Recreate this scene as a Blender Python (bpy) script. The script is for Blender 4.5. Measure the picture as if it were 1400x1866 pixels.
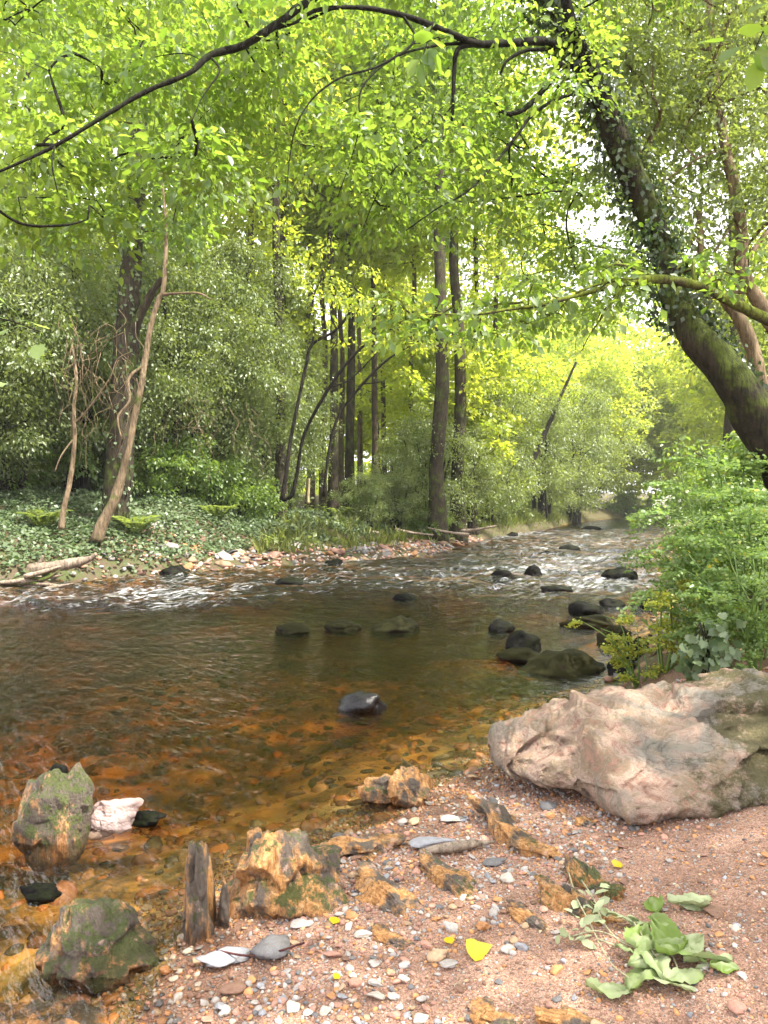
import bpy, bmesh, math, random
import numpy as np
from mathutils import Vector, Matrix

for o in list(bpy.data.objects):
    bpy.data.objects.remove(o)
SC = bpy.context.scene
COL = SC.collection
R = math.radians
rng = np.random.default_rng(7)

# ------------------------------------------------------------------ camera, light, exposure
CAM_Z = 1.45
PITCH = -0.53
cd = bpy.data.cameras.new('camera')
cam = bpy.data.objects.new('camera', cd)
COL.objects.link(cam)
cam.location = (0, 0, CAM_Z)
cam.rotation_euler = (R(90 + PITCH), 0, 0)
cd.sensor_fit = 'VERTICAL'
cd.sensor_height = 24.0
cd.lens = 24.0 * 1400 / 1866
cd.clip_end = 2000
cd.clip_start = 0.05
SC.camera = cam

SUN_EL, SUN_AZ = 58.0, 118.0          # azimuth clockwise from +Y
wd = bpy.data.worlds.new('World')
SC.world = wd
wd.use_nodes = True
wn = wd.node_tree.nodes
sky = wn.new('ShaderNodeTexSky')
sky.sky_type = 'NISHITA'
sky.sun_disc = False
sky.sun_elevation = R(SUN_EL)
sky.sun_rotation = R(SUN_AZ)
sky.air_density = 0.7
sky.dust_density = 6.0
sky.ozone_density = 0.3
wn['Background'].inputs[1].default_value = 0.14
_tc = wn.new('ShaderNodeTexCoord'); _cn = wn.new('ShaderNodeTexNoise'); _cr = wn.new('ShaderNodeValToRGB'); _mx = wn.new('ShaderNodeMix')
_cn.inputs['Scale'].default_value = 2.2; _cn.inputs['Detail'].default_value = 6
_cr.color_ramp.elements[0].position = 0.30; _cr.color_ramp.elements[0].color = (0.55, 0.55, 0.55, 1)
_cr.color_ramp.elements[1].position = 0.60; _cr.color_ramp.elements[1].color = (0.95, 0.95, 0.95, 1)
_mx.data_type = 'RGBA'; _mx.inputs[7].default_value = (7.6, 7.5, 7.8, 1)       # bright thin cloud
_lk = wd.node_tree.links
_lk.new(_tc.outputs['Generated'], _cn.inputs['Vector']); _lk.new(_cn.outputs[0], _cr.inputs[0]); _lk.new(_cr.outputs[0], _mx.inputs[0])
_lk.new(sky.outputs[0], _mx.inputs[6]); _lk.new(_mx.outputs[2], wn['Background'].inputs[0])
sl = bpy.data.lights.new('sun', 'SUN')
sl.energy = 4.5
sl.angle = R(0.6)
sl.color = (1.0, 0.95, 0.84)
so = bpy.data.objects.new('sun', sl)
COL.objects.link(so)
_d = Vector((math.sin(R(SUN_AZ)) * math.cos(R(SUN_EL)), math.cos(R(SUN_AZ)) * math.cos(R(SUN_EL)), math.sin(R(SUN_EL))))
so.rotation_euler = _d.to_track_quat('Z', 'Y').to_euler()
SC.view_settings.view_transform = 'Standard'
SC.view_settings.look = 'None'
SC.view_settings.exposure = 1.82
SC.view_settings.gamma = 1.0
cy = SC.cycles
cy.max_bounces = 7
cy.diffuse_bounces = 3
cy.glossy_bounces = 3
cy.transmission_bounces = 4
cy.transparent_max_bounces = 8
cy.volume_bounces = 0
cy.use_denoising = True
cy.caustics_reflective = False
cy.caustics_refractive = False
cy.sample_clamp_indirect = 6.0
SC.render.use_persistent_data = False

# ------------------------------------------------------------------ numeric helpers
_cp, _sp = math.cos(R(PITCH)), math.sin(R(PITCH))
def pt(px, py, Y):
    """world point at forward distance Y seen at photo pixel (px, py)"""
    a = (px - 700) / 1400.0
    b = -(py - 933) / 1400.0
    dy = _cp - b * _sp
    dz = _sp + b * _cp
    s = Y / dy
    return np.array([a * s, Y, CAM_Z + dz * s])
def ground_pt(px, py, z=0.0):
    a = (px - 700) / 1400.0
    b = -(py - 933) / 1400.0
    dy = _cp - b * _sp
    dz = _sp + b * _cp
    s = (z - CAM_Z) / dz
    return np.array([a * s, dy * s, z])

def _h(ix, iy, iz, seed):
    h = (ix.astype(np.uint32) * np.uint32(0x8da6b343)) ^ (iy.astype(np.uint32) * np.uint32(0xd8163841)) ^ (iz.astype(np.uint32) * np.uint32(0xcb1ab31f)) ^ np.uint32((seed * 2654435761) & 0xffffffff)
    h ^= h >> np.uint32(13); h = h * np.uint32(0x5bd1e995); h ^= h >> np.uint32(15); h = h * np.uint32(0x27d4eb2d); h ^= h >> np.uint32(13)
    return h.astype(np.float64) / 2147483648.0 - 1.0
def vnoise(P, seed=0):
    P = np.asarray(P, float)
    I = np.floor(P).astype(np.int64)
    f = P - I
    u = f * f * f * (f * (f * 6 - 15) + 10)
    x, y, z = I[:, 0], I[:, 1], I[:, 2]
    def L(dx, dy, dz): return _h(x + dx, y + dy, z + dz, seed)
    ux, uy, uz = u[:, 0], u[:, 1], u[:, 2]
    a = L(0,0,0) * (1-ux) + L(1,0,0) * ux
    b = L(0,1,0) * (1-ux) + L(1,1,0) * ux
    c = L(0,0,1) * (1-ux) + L(1,0,1) * ux
    d = L(0,1,1) * (1-ux) + L(1,1,1) * ux
    return (a * (1-uy) + b * uy) * (1-uz) + (c * (1-uy) + d * uy) * uz
def fbm(P, oct=4, seed=0, gain=0.5):
    P = np.asarray(P, float); s = 0; a = 1.0; t = 0
    for k in range(oct):
        s = s + a * vnoise(P * (2.03 ** k) + 17.3 * k, seed + k * 31); t += a; a *= gain
    return s / t
def P2(x, y, z=0.0):
    return np.stack([np.broadcast_to(x, np.shape(x)), y, np.full(np.shape(x), z)], -1)
def nrm(v):
    return v / np.maximum(np.linalg.norm(v, axis=-1, keepdims=True), 1e-9)
def sstep(a, b, x):
    t = np.clip((x - a) / (b - a), 0, 1); return t * t * (3 - 2 * t)

# ------------------------------------------------------------------ object helpers
def tag(o, label=None, cat=None, group=None, kind=None):
    if label: o['label'] = label
    if cat: o['category'] = cat
    if group: o['group'] = group
    if kind: o['kind'] = kind
    return o
def empty(name, loc, label, cat, group=None):
    o = bpy.data.objects.new(name, None)
    o.empty_display_size = 0.2
    COL.objects.link(o)
    o.location = tuple(loc)
    return tag(o, label, cat, group)
def mesh(name, V, T, m, attrs=None, smooth=True, cols=None):
    me = bpy.data.meshes.new(name)
    V = np.ascontiguousarray(V, np.float32); T = np.ascontiguousarray(T, np.int32)
    me.vertices.add(len(V)); me.vertices.foreach_set('co', V.ravel())
    me.loops.add(T.size); me.loops.foreach_set('vertex_index', T.ravel())
    me.polygons.add(len(T)); me.polygons.foreach_set('loop_start', np.arange(0, T.size, T.shape[1], dtype=np.int32))
    me.polygons.foreach_set('loop_total', np.full(len(T), T.shape[1], np.int32))
    if smooth: me.polygons.foreach_set('use_smooth', np.ones(len(T), bool))
    for k, a in (attrs or {}).items():
        at = me.attributes.new(k, 'FLOAT', 'POINT'); at.data.foreach_set('value', np.ascontiguousarray(a, np.float32))
    if cols is not None:
        at = me.attributes.new('col', 'FLOAT_COLOR', 'POINT')
        c4 = np.ones((len(V), 4), np.float32); c4[:, :3] = cols; at.data.foreach_set('color', c4.ravel())
    me.update(calc_edges=True)
    me.validate()
    if m is not None: me.materials.append(m)
    return me
def mk(name, V, T, m, parent=None, attrs=None, smooth=True, origin=None, cols=None):
    V = np.asarray(V, float)
    if parent is not None: V = V - np.array(parent.location)
    elif origin is not None: V = V - np.array(origin)
    o = bpy.data.objects.new(name, mesh(name, V, T, m, attrs, smooth, cols))
    COL.objects.link(o)
    if parent is not None: o.parent = parent
    elif origin is not None: o.location = tuple(origin)
    return o
def dup(root, loc, rz=0.0, sc=1.0, label=None, group=None):
    c = root.copy(); COL.objects.link(c)
    c.location = tuple(loc); c.rotation_euler = (0, 0, rz); c.scale = (sc, sc, sc) if np.isscalar(sc) else sc
    if label: c['label'] = label
    if group: c['group'] = group
    for ch in list(root.children):
        d = ch.copy(); COL.objects.link(d); d.parent = c
        for g in list(ch.children):
            e = g.copy(); COL.objects.link(e); e.parent = d
    return c
def join(parts):
    """parts: list of (V, T) or (V, T, attr)"""
    Vs, Ts, As, n = [], [], [], 0
    for p in parts:
        Vs.append(p[0]); Ts.append(p[1] + n); n += len(p[0])
        if len(p) > 2: As.append(p[2])
    return (np.concatenate(Vs), np.concatenate(Ts), np.concatenate(As)) if As else (np.concatenate(Vs), np.concatenate(Ts))

# ------------------------------------------------------------------ materials
def new_mat(name):
    m = bpy.data.materials.new(name); m.use_nodes = True
    m.node_tree.nodes.clear()
    return m
class G:
    def __init__(s, m): s.m = m; s.t = m.node_tree
    def n(s, ty, **kw):
        nd = s.t.nodes.new('ShaderNode' + ty)
        for k, v in kw.items():
            if k.startswith('p_'): setattr(nd, k[2:], v)
        for k, v in kw.items():
            if k.startswith('p_'): continue
            key = int(k[1:]) if k[0] == 'i' and k[1:].isdigit() else k.replace('_', ' ')
            s.set(nd.inputs[key], v)
        return nd
    def set(s, inp, v):
        if hasattr(v, 'is_output'): s.t.links.new(v, inp)
        elif isinstance(v, bpy.types.Node): s.t.links.new(v.outputs[0], inp)
        elif isinstance(v, (tuple, list)):
            v = tuple(v)
            if len(v) == 3 and inp.type == 'RGBA': v = v + (1,)
            inp.default_value = v
        else: inp.default_value = v
    def mix(s, f, a, b, bt='MIX'):
        nd = s.t.nodes.new('ShaderNodeMix'); nd.data_type = 'RGBA'; nd.blend_type = bt
        s.set(nd.inputs[0], f); s.set(nd.inputs[6], a); s.set(nd.inputs[7], b)
        return nd.outputs[2]
    def math(s, op, a, b=None, c=None, clamp=False):
        nd = s.t.nodes.new('ShaderNodeMath'); nd.operation = op; nd.use_clamp = clamp
        s.set(nd.inputs[0], a)
        if b is not None: s.set(nd.inputs[1], b)
        if c is not None: s.set(nd.inputs[2], c)
        return nd.outputs[0]
    def ramp(s, f, stops):
        nd = s.t.nodes.new('ShaderNodeValToRGB'); e = nd.color_ramp.elements
        while len(e) < len(stops): e.new(0.5)
        for k, (p, c) in enumerate(stops):
            e[k].position = p; e[k].color = (c + (1,)) if isinstance(c, tuple) else (c, c, c, 1)
        s.set(nd.inputs[0], f)
        return nd.outputs[0]
    def noise(s, vec, scale, detail=4, rough=0.6, dist=0.0):
        nd = s.n('TexNoise', Scale=scale, Detail=detail, Roughness=rough, Distortion=dist)
        if vec is not None: s.set(nd.inputs['Vector'], vec)
        return nd.outputs[0]
    def objco(s): return s.n('TexCoord').outputs['Object']
    def pos(s): return s.n('NewGeometry').outputs['Position']
    def nz(s): return s.n('SeparateXYZ', i0=s.n('NewGeometry').outputs['Normal']).outputs[2]
    def scale(s, vec, sc, rot=(0, 0, 0)):
        nd = s.n('Mapping'); s.set(nd.inputs['Vector'], vec); nd.inputs['Scale'].default_value = sc; nd.inputs['Rotation'].default_value = rot
        return nd.outputs[0]
    def attr(s, name): return s.n('Attribute', p_attribute_name=name)
    def bump(s, h, strength=0.5, dist=0.02):
        return s.n('Bump', Strength=strength, Distance=dist, Height=h).outputs[0]
    def out(s, sh, vol=None):
        o = s.t.nodes.new('ShaderNodeOutputMaterial')
        s.set(o.inputs[0], sh)
        if vol is not None: s.set(o.inputs[1], vol)
        return s.m
    def pbr(s, col, rough=0.8, normal=None, spec=0.3):
        nd = s.n('BsdfPrincipled', Base_Color=col, Roughness=rough)
        s.set(nd.inputs['Specular IOR Level'], spec)
        if normal is not None: s.set(nd.inputs['Normal'], normal)
        return nd.outputs[0]

def leaf_mat(name, c0, c1, t0, t1, tr=0.45, gl=0.07, rough=0.35, old=None):
    g = G(new_mat(name))
    v = g.attr('v').outputs['Fac']
    dc = g.mix(v, c0, c1); tc = g.mix(v, t0, t1)
    if old is not None:
        w = g.ramp(v, [(0.95, 0.0), (0.97, 1.0)])
        dc = g.mix(w, dc, old); tc = g.mix(w, tc, old)
    a = g.n('BsdfDiffuse', Color=dc); b = g.n('BsdfTranslucent', Color=tc)
    s = g.n('MixShader', Fac=tr, i1=a.outputs[0], i2=b.outputs[0]).outputs[0]
    if gl > 0:
        gg = g.n('BsdfGlossy', Color=(0.9, 0.95, 0.9), Roughness=rough)
        s = g.n('MixShader', Fac=gl, i1=s, i2=gg.outputs[0]).outputs[0]
    return g.out(s)
def bark_mat(name, c0, c1, moss=0.0, mossc=(0.07, 0.10, 0.015), stretch=6.0, bump=0.6):
    g = G(new_mat(name))
    co = g.objco()
    n1 = g.noise(g.scale(co, (stretch * 2, stretch * 2, stretch * 0.5)), 1.0, 6, 0.7)
    n2 = g.noise(co, 1.7, 3)
    c = g.mix(g.ramp(n1, [(0.3, 0.0), (0.7, 1.0)]), c0, c1)
    c = g.mix(g.ramp(n2, [(0.45, 0.0), (0.7, 0.6)]), c, tuple(x * 0.55 for x in c0))
    if moss > 0:
        mm = g.noise(co, 3.0, 6, 0.7)
        k = g.math('ADD', mm, g.math('MULTIPLY', g.nz(), 0.16))
        c = g.mix(g.ramp(k, [(0.62 - 0.3 * moss, 0.0), (0.75 - 0.3 * moss, 1.0)]), c, g.mix(g.noise(co, 40, 3), tuple(x * 0.5 for x in mossc), tuple(x * 1.5 for x in mossc)))
    n3 = g.noise(g.scale(co, (30, 30, 5)), 1.0, 5, 0.7)
    c = g.mix(g.ramp(n3, [(0.35, 0.75), (0.55, 0.0)]), c, tuple(x * 0.3 for x in c0))
    return g.out(g.pbr(c, 0.9, g.bump(g.math('ADD', n1, g.math('MULTIPLY', n3, 0.6)), min(1.0, bump*1.5), 0.04), 0.15))

M = {}
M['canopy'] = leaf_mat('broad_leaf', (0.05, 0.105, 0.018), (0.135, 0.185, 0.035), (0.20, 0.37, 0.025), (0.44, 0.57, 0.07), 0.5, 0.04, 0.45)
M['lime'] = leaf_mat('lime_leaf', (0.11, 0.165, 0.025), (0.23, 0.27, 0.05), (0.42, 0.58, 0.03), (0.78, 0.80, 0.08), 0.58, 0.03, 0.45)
M['holly'] = leaf_mat('evergreen_leaf', (0.06, 0.085, 0.026), (0.19, 0.235, 0.075), (0.22, 0.31, 0.04), (0.42, 0.50, 0.08), 0.44, 0.045, 0.42)
M['ivy'] = leaf_mat('ivy_leaf', (0.05, 0.085, 0.03), (0.15, 0.19, 0.10), (0.08, 0.16, 0.03), (0.16, 0.24, 0.05), 0.28, 0.035, 0.45)
M['herb'] = leaf_mat('herb_leaf', (0.10, 0.175, 0.05), (0.23, 0.31, 0.11), (0.24, 0.41, 0.06), (0.42, 0.56, 0.12), 0.42, 0.04, 0.4, (0.45, 0.38, 0.03))
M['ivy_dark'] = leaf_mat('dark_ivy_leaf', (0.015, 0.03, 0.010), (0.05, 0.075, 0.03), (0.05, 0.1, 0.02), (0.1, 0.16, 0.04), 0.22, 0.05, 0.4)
M['herb_y'] = leaf_mat('yellowing_leaf', (0.18, 0.26, 0.04), (0.48, 0.44, 0.05), (0.35, 0.48, 0.04), (0.7, 0.62, 0.06), 0.4, 0.05, 0.4)
M['grass'] = leaf_mat('grass_blade', (0.12, 0.15, 0.03), (0.30, 0.31, 0.08), (0.12, 0.2, 0.03), (0.3, 0.35, 0.06), 0.35, 0.04, 0.4)
M['bark_dark'] = bark_mat('dark_bark', (0.028, 0.022, 0.015), (0.075, 0.06, 0.04), 0.35)
M['bark_mid'] = bark_mat('brown_bark', (0.07, 0.05, 0.033), (0.16, 0.12, 0.08), 0.3)
M['bark_pale'] = bark_mat('pale_bark', (0.12, 0.085, 0.05), (0.30, 0.22, 0.14), 0.2)
M['bark_moss'] = bark_mat('mossy_bark', (0.012, 0.010, 0.007), (0.045, 0.036, 0.024), 0.62, (0.05, 0.065, 0.010))
M['bark_moss2'] = bark_mat('bright_mossy_bark', (0.06, 0.05, 0.03), (0.12, 0.10, 0.06), 0.9, (0.13, 0.16, 0.02))
M['bough'] = bark_mat('dark_bough', (0.006, 0.005, 0.004), (0.018, 0.015, 0.010), 0.35, (0.018, 0.026, 0.006))
M['twig'] = bark_mat('twig_bark', (0.010, 0.008, 0.006), (0.03, 0.024, 0.017), 0.0)
M['deadwood'] = bark_mat('grey_dead_wood', (0.20, 0.15, 0.11), (0.42, 0.34, 0.26), 0.0)
M['post'] = bark_mat('post_wood', (0.30, 0.24, 0.12), (0.42, 0.35, 0.18), 0.0)
M['stem'] = leaf_mat('green_stem', (0.10, 0.17, 0.03), (0.16, 0.22, 0.05), (0.1, 0.2, 0.03), (0.1, 0.2, 0.03), 0.15, 0.05)

# ------------------------------------------------------------------ geometry helpers
def catmull(P, n):
    P = np.asarray(P, float)
    Q = np.vstack([2 * P[0] - P[1], P, 2 * P[-1] - P[-2]])
    out = []
    for i in range(len(P) - 1):
        p0, p1, p2, p3 = Q[i], Q[i+1], Q[i+2], Q[i+3]
        t = np.linspace(0, 1, n, endpoint=False)[:, None]
        out.append(0.5 * ((2*p1) + (-p0+p2)*t + (2*p0-5*p1+4*p2-p3)*t*t + (-p0+3*p1-3*p2+p3)*t**3))
    out.append(P[-1:])
    return np.concatenate(out)
def tube(P, r, ns=6, sub=1, rough=0.0, seed=0):
    P = np.asarray(P, float); r = np.asarray(r, float) * np.ones(len(P))
    if sub > 1:
        r4 = catmull(np.c_[P, r], sub); P, r = r4[:, :3], np.maximum(r4[:, 3], 0.0005)
    T = nrm(np.gradient(P, axis=0))
    ref = np.array([1.0, 0, 0]) if abs(T[0, 0]) < 0.8 else np.array([0, 1.0, 0])
    u = nrm(np.cross(T[0], ref)); U = []
    for t in T:
        u = nrm(u - t * np.dot(u, t)); U.append(u)
    U = np.array(U); W = np.cross(T, U)
    a = np.linspace(0, 2 * math.pi, ns, endpoint=False)
    V = P[:, None] + r[:, None, None] * (np.cos(a)[None, :, None] * U[:, None] + np.sin(a)[None, :, None] * W[:, None])
    if rough > 0:
        flat = V.reshape(-1, 3)
        k = 1 + rough * fbm(flat * (0.8 / max(r.max(), 0.02)), 4, seed)
        V = P[:, None] + (V - P[:, None]) * k.reshape(len(P), ns, 1)
    V = V.reshape(-1, 3)
    n = len(P)
    i = np.arange(n - 1)[:, None] * ns; j = np.arange(ns)[None]; j2 = (j + 1) % ns
    a_, b_, c_, d_ = (i + j).ravel(), (i + j2).ravel(), (i + ns + j2).ravel(), (i + ns + j).ravel()
    F = np.concatenate([np.c_[a_, b_, c_], np.c_[a_, c_, d_]])
    V = np.vstack([V, P[:1], P[-1:]])
    k0, k1 = len(V) - 2, len(V) - 1
    jj = np.arange(ns); j2 = (jj + 1) % ns
    e = (n - 1) * ns
    F = np.vstack([F, np.c_[np.full(ns, k0), j2, jj], np.c_[np.full(ns, k1), e + jj, e + j2]])
    return V, F

LT = {}
LT['diamond'] = (np.array([[0,0,0],[0.45,0.5,0.10],[1,0,0.0],[0.45,-0.5,0.10]], float), np.array([[0,2,1],[0,3,2]]))
LT['oval'] = (np.array([[0,0,0],[0.3,0,-0.02],[0.7,0,0.0],[1,0,-0.06],[0.25,0.42,0.08],[0.65,0.40,0.06],[0.25,-0.42,0.08],[0.65,-0.40,0.06]], float),
              np.array([[0,1,4],[0,6,1],[1,2,5],[1,5,4],[1,7,2],[1,6,7],[2,3,5],[2,7,3]]))
def _lobed(nl=5):
    pts = [(0, 0)]
    prof = [(-0.02,0.10),(0.06,0.42),(0.20,0.33),(0.34,0.56),(0.46,0.36),(0.62,0.44),(0.72,0.22),(1.0,0.0)]
    L = [(x, y) for x, y in prof]; Rr = [(x, -y) for x, y in prof[:-1]][::-1]
    ring = [(0.0, 0.0)] + L + Rr
    V = [[0.3, 0, -0.03]] + [[x, y, 0.10 * abs(y)] for x, y in ring]
    n = len(ring)
    F = [[0, 1 + (i + 1) % n, 1 + i] for i in range(n)]
    return np.array(V, float), np.array(F)
LT['lobed'] = _lobed()
def leaves(P, D, N, L, W, tm='diamond', v=None):
    t, F = LT[tm]
    P = np.asarray(P, float); n = len(P)
    D = nrm(D); N = nrm(N - (N * D).sum(-1, keepdims=True) * D); B = np.cross(N, D)
    L = np.broadcast_to(L, n)[:, None, None]; W = np.broadcast_to(W, n)[:, None, None]
    V = P[:, None] + L * t[None, :, 0:1] * D[:, None] + W * t[None, :, 1:2] * B[:, None] + L * t[None, :, 2:3] * N[:, None]
    T = (F[None] + (np.arange(n) * len(t))[:, None, None]).reshape(-1, 3)
    if v is None: v = rng.random(n)
    return V.reshape(-1, 3), T, np.repeat(v, len(t))
def rdir(n, up=0.0):
    d = rng.normal(size=(n, 3)); d[:, 2] += up
    return nrm(d)
def cluster_leaves(C, n, R_, size, flat=0.25, droop=0.1, tilt=0.5, asp=0.6, tm='diamond', var=0.6, out=None):
    """leaf sprays round the cluster centres C"""
    C = np.asarray(C, float); m = len(C)
    cr = np.broadcast_to(R_, m)
    idx = np.repeat(np.arange(m), n)
    k = len(idx)
    o = nrm(rng.normal(size=(k, 3))) * (rng.random(k) ** 0.5)[:, None]
    ax = nrm(np.c_[rng.normal(size=(m, 2)) * 0.35, np.ones(m)])[idx]      # spray plane normal
    comp = (o * ax).sum(1, keepdims=True)
    o = o - ax * comp * (1 - flat)
    P = C[idx] + o * cr[idx][:, None]
    P[:, 2] -= droop * (np.linalg.norm(o, axis=1) ** 2) * cr[idx]
    D = nrm(nrm(o) * 1.0 + rng.normal(size=(k, 3)) * 0.5 + np.array([0, 0, -droop * 2]))
    N = nrm(ax + rng.normal(size=(k, 3)) * tilt)
    S = size * (0.5 + 1.0 * rng.random(k)**1.3)
    cv = rng.random(m)[idx]
    v = np.clip(var * rng.random(k) + (1 - var) * cv, 0, 1)
    return leaves(P, D, N, S, S * asp, tm, v)

def grow(seeds, C, r_tip=0.008, start=0, sag=0.15, step=3, ns=5, maxr=0.12, by_seed=False):
    """branches from the seed polylines out to the cluster centres; returns (V, T) of the thin limbs"""
    nodes, par, root = [], [], []
    for k, P in enumerate(seeds):
        for p in P: nodes.append(np.array(p, float)); par.append(-1); root.append(k)
    seedn = len(nodes)
    C = np.asarray(C, float)
    base = np.array(nodes)
    d = np.array([np.min(np.linalg.norm(base - c, axis=1)) for c in C])
    chains = []
    arr = list(nodes)
    for ci in np.argsort(d):
        c = C[ci]
        A = np.array(arr)
        cost = np.linalg.norm(A - c, axis=1) + 0.35 * np.maximum(A[:, 2] - c[2], 0)
        j = int(np.argmin(cost)); a = arr[j]
        L = np.linalg.norm(c - a)
        if L < 1e-3: continue
        prev = j; ch = [j]
        off = rng.normal(size=3) * 0.10 * L; off[2] += sag * L
        for s in range(1, step + 1):
            t = s / step
            p = a + (c - a) * t + off * math.sin(math.pi * t) * (1 if step > 1 else 0) + rng.normal(size=3) * 0.02 * L
            arr.append(p); par.append(prev); root.append(root[j]); prev = len(arr) - 1; ch.append(prev)
        chains.append(ch)
    cnt = np.zeros(len(arr))
    for i in range(len(arr) - 1, seedn - 1, -1):
        cnt[i] += 1.0 / step
        if par[i] >= 0: cnt[par[i]] += cnt[i]
    out = []
    for ch in chains:
        P = np.array([arr[i] for i in ch])
        r = np.array([min(maxr, r_tip * math.sqrt(max(1.0, cnt[i]))) for i in ch])
        r[0] = r[1]; r[-1] *= 0.5
        out.append((root[ch[0]], tube(P, r, ns, 2)))
    if by_seed: return {k: [q for i, q in out if i == k] for k in range(len(seeds))}
    return join([q for i, q in out])

_ico = {}
def ico(s):
    if s not in _ico:
        bm = bmesh.new(); bmesh.ops.create_icosphere(bm, subdivisions=s, radius=1.0)
        V = np.array([v.co[:] for v in bm.verts]); T = np.array([[v.index for v in f.verts] for f in bm.faces])
        bm.free(); _ico[s] = (V, T)
    return _ico[s]
def facets(X, seed, n, lo, hi, slope, sharp):
    """offsets that break a surface into many tilted planes"""
    r_ = np.random.default_rng(seed)
    S = lo + (hi - lo)*r_.random((n, 3)); Gd = r_.normal(size=(n, 3))*slope; o = r_.normal(size=n)*slope*0.12*np.mean(hi - lo)
    out = np.zeros(len(X))
    for a in range(0, len(X), 4000):
        D = X[a:a+4000, None] - S[None]
        d2 = (D**2).sum(-1)
        w = np.exp(-sharp*(d2 - d2.min(1, keepdims=True)))
        out[a:a+4000] = (w*((D*Gd[None]).sum(-1) + o)).sum(1)/w.sum(1)
    return out
def rock(seed, dims=(1, 1, 1), sub=4, k=14, soft=14.0, amp=0.08, freq=1.6, dmin=0.6, strat=None, planes=None, oct=5, fac=0.0, nf=60, fine=0.0):
    """a stone: a ball cut by soft planes, then roughened; dims are half sizes"""
    r_ = np.random.default_rng(seed)
    V, T = ico(sub)
    n = nrm(r_.normal(size=(k, 3))); d = dmin + (1 - dmin) * r_.random(k)
    if planes is not None:
        n = np.vstack([n, nrm(np.array([p[:3] for p in planes], float))]); d = np.r_[d, [p[3] for p in planes]]
    dot = np.maximum(V @ n.T, 1e-3)
    q = np.minimum(d[None] / dot, 3.0)
    rad = -np.log(np.exp(-soft * q).sum(1) + np.exp(-soft * 1.05)) / soft
    X = V * rad[:, None]
    X = X + V * (amp * fbm(X * freq + seed * 3.7, oct, seed))[:, None]
    if fac > 0: X = X + V * facets(X, seed+9, nf, np.array([-1.1]*3), np.array([1.1]*3), fac, 60.0)[:, None]
    if fine > 0: X = X + V * (fine*(0.5 - np.abs(fbm(X*7 + seed, 4, seed+3, 0.6))*2))[:, None]
    if strat is not None:
        s, f, a = strat
        s = nrm(np.array(s, float))
        ph = (X @ s) * f + 0.6 * fbm(X * 1.5, 3, seed + 5)
        sw = np.minimum((ph % 1.0)*1.15, (1 - ph % 1.0)*7.0)
        X = X + V * (a * (sw - 0.5) * (0.6 + 0.4 * vnoise(np.stack([np.floor(ph), 0 * ph, 0 * ph], -1) + 0.5, seed)))[:, None]
    return X * np.array(dims), T
def rotz(V, a):
    c, s = math.cos(a), math.sin(a)
    return np.stack([V[:, 0] * c - V[:, 1] * s, V[:, 0] * s + V[:, 1] * c, V[:, 2]], -1)
def rotax(V, ax, a):
    m = np.array(Matrix.Rotation(a, 3, Vector(ax))); return V @ m.T

# ------------------------------------------------------------------ terrain
BEACH = [(-3.0,-10),(-1.1,-1),(-0.80,1.0),(-0.70,1.9),(-0.68,2.3),(-0.66,2.8),(-0.5,3.1),(-0.2,3.3),(0.05,3.5),(0.32,3.95),(0.62,4.3),(1.05,4.8)]
RIGHT = [(1.5,5.5),(1.85,6.3),(2.4,7.3),(3.1,9),(4.2,11.5),(6.2,17),(9,25),(12.5,35),(18.5,50),(27,70),(36,86),(46,100)]
FAR = [(34,100),(25.5,84),(20.5,74),(15.5,63),(10.2,47),(6.3,38),(3.9,31.5),(2.6,27),(1.9,24),(0.3,20.8),(-1.3,18.9),(-2.5,17.9),(-3.6,16.9),(-5.3,15.0),(-6.6,12.9),(-9,11.4),(-14,10),(-25,9),(-60,8),(-60,-10)]
POLY = np.array(BEACH + RIGHT + FAR, float)
TYPE = np.array([0]*len(BEACH) + [1]*len(RIGHT) + [2]*len(FAR))
def river_sd(x, y):
    """signed distance to the waterline (negative in the water) and the kind of the nearest shore"""
    x = np.asarray(x, float); y = np.asarray(y, float)
    best = np.full(x.shape, 1e9); ty = np.zeros(x.shape, int); ins = np.zeros(x.shape, bool)
    n = len(POLY)
    dk = [np.full(x.shape, 1e9) for _ in range(3)]
    for i in range(n):
        a, b = POLY[i], POLY[(i+1) % n]
        e = b - a
        t = np.clip(((x-a[0])*e[0] + (y-a[1])*e[1]) / (e @ e), 0, 1)
        d = np.hypot(x - a[0] - t*e[0], y - a[1] - t*e[1])
        k = TYPE[i]
        if i != n - 1: dk[k] = np.minimum(dk[k], d)
        m = d < best
        best = np.where(m, d, best)
        c = ((a[1] <= y) & (y < b[1])) | ((b[1] <= y) & (y < a[1]))
        xi = a[0] + (y - a[1]) / (e[1] if abs(e[1]) > 1e-9 else 1e-9) * e[0]
        ins ^= c & (x < xi)
    return np.where(ins, -best, best), dk
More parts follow.
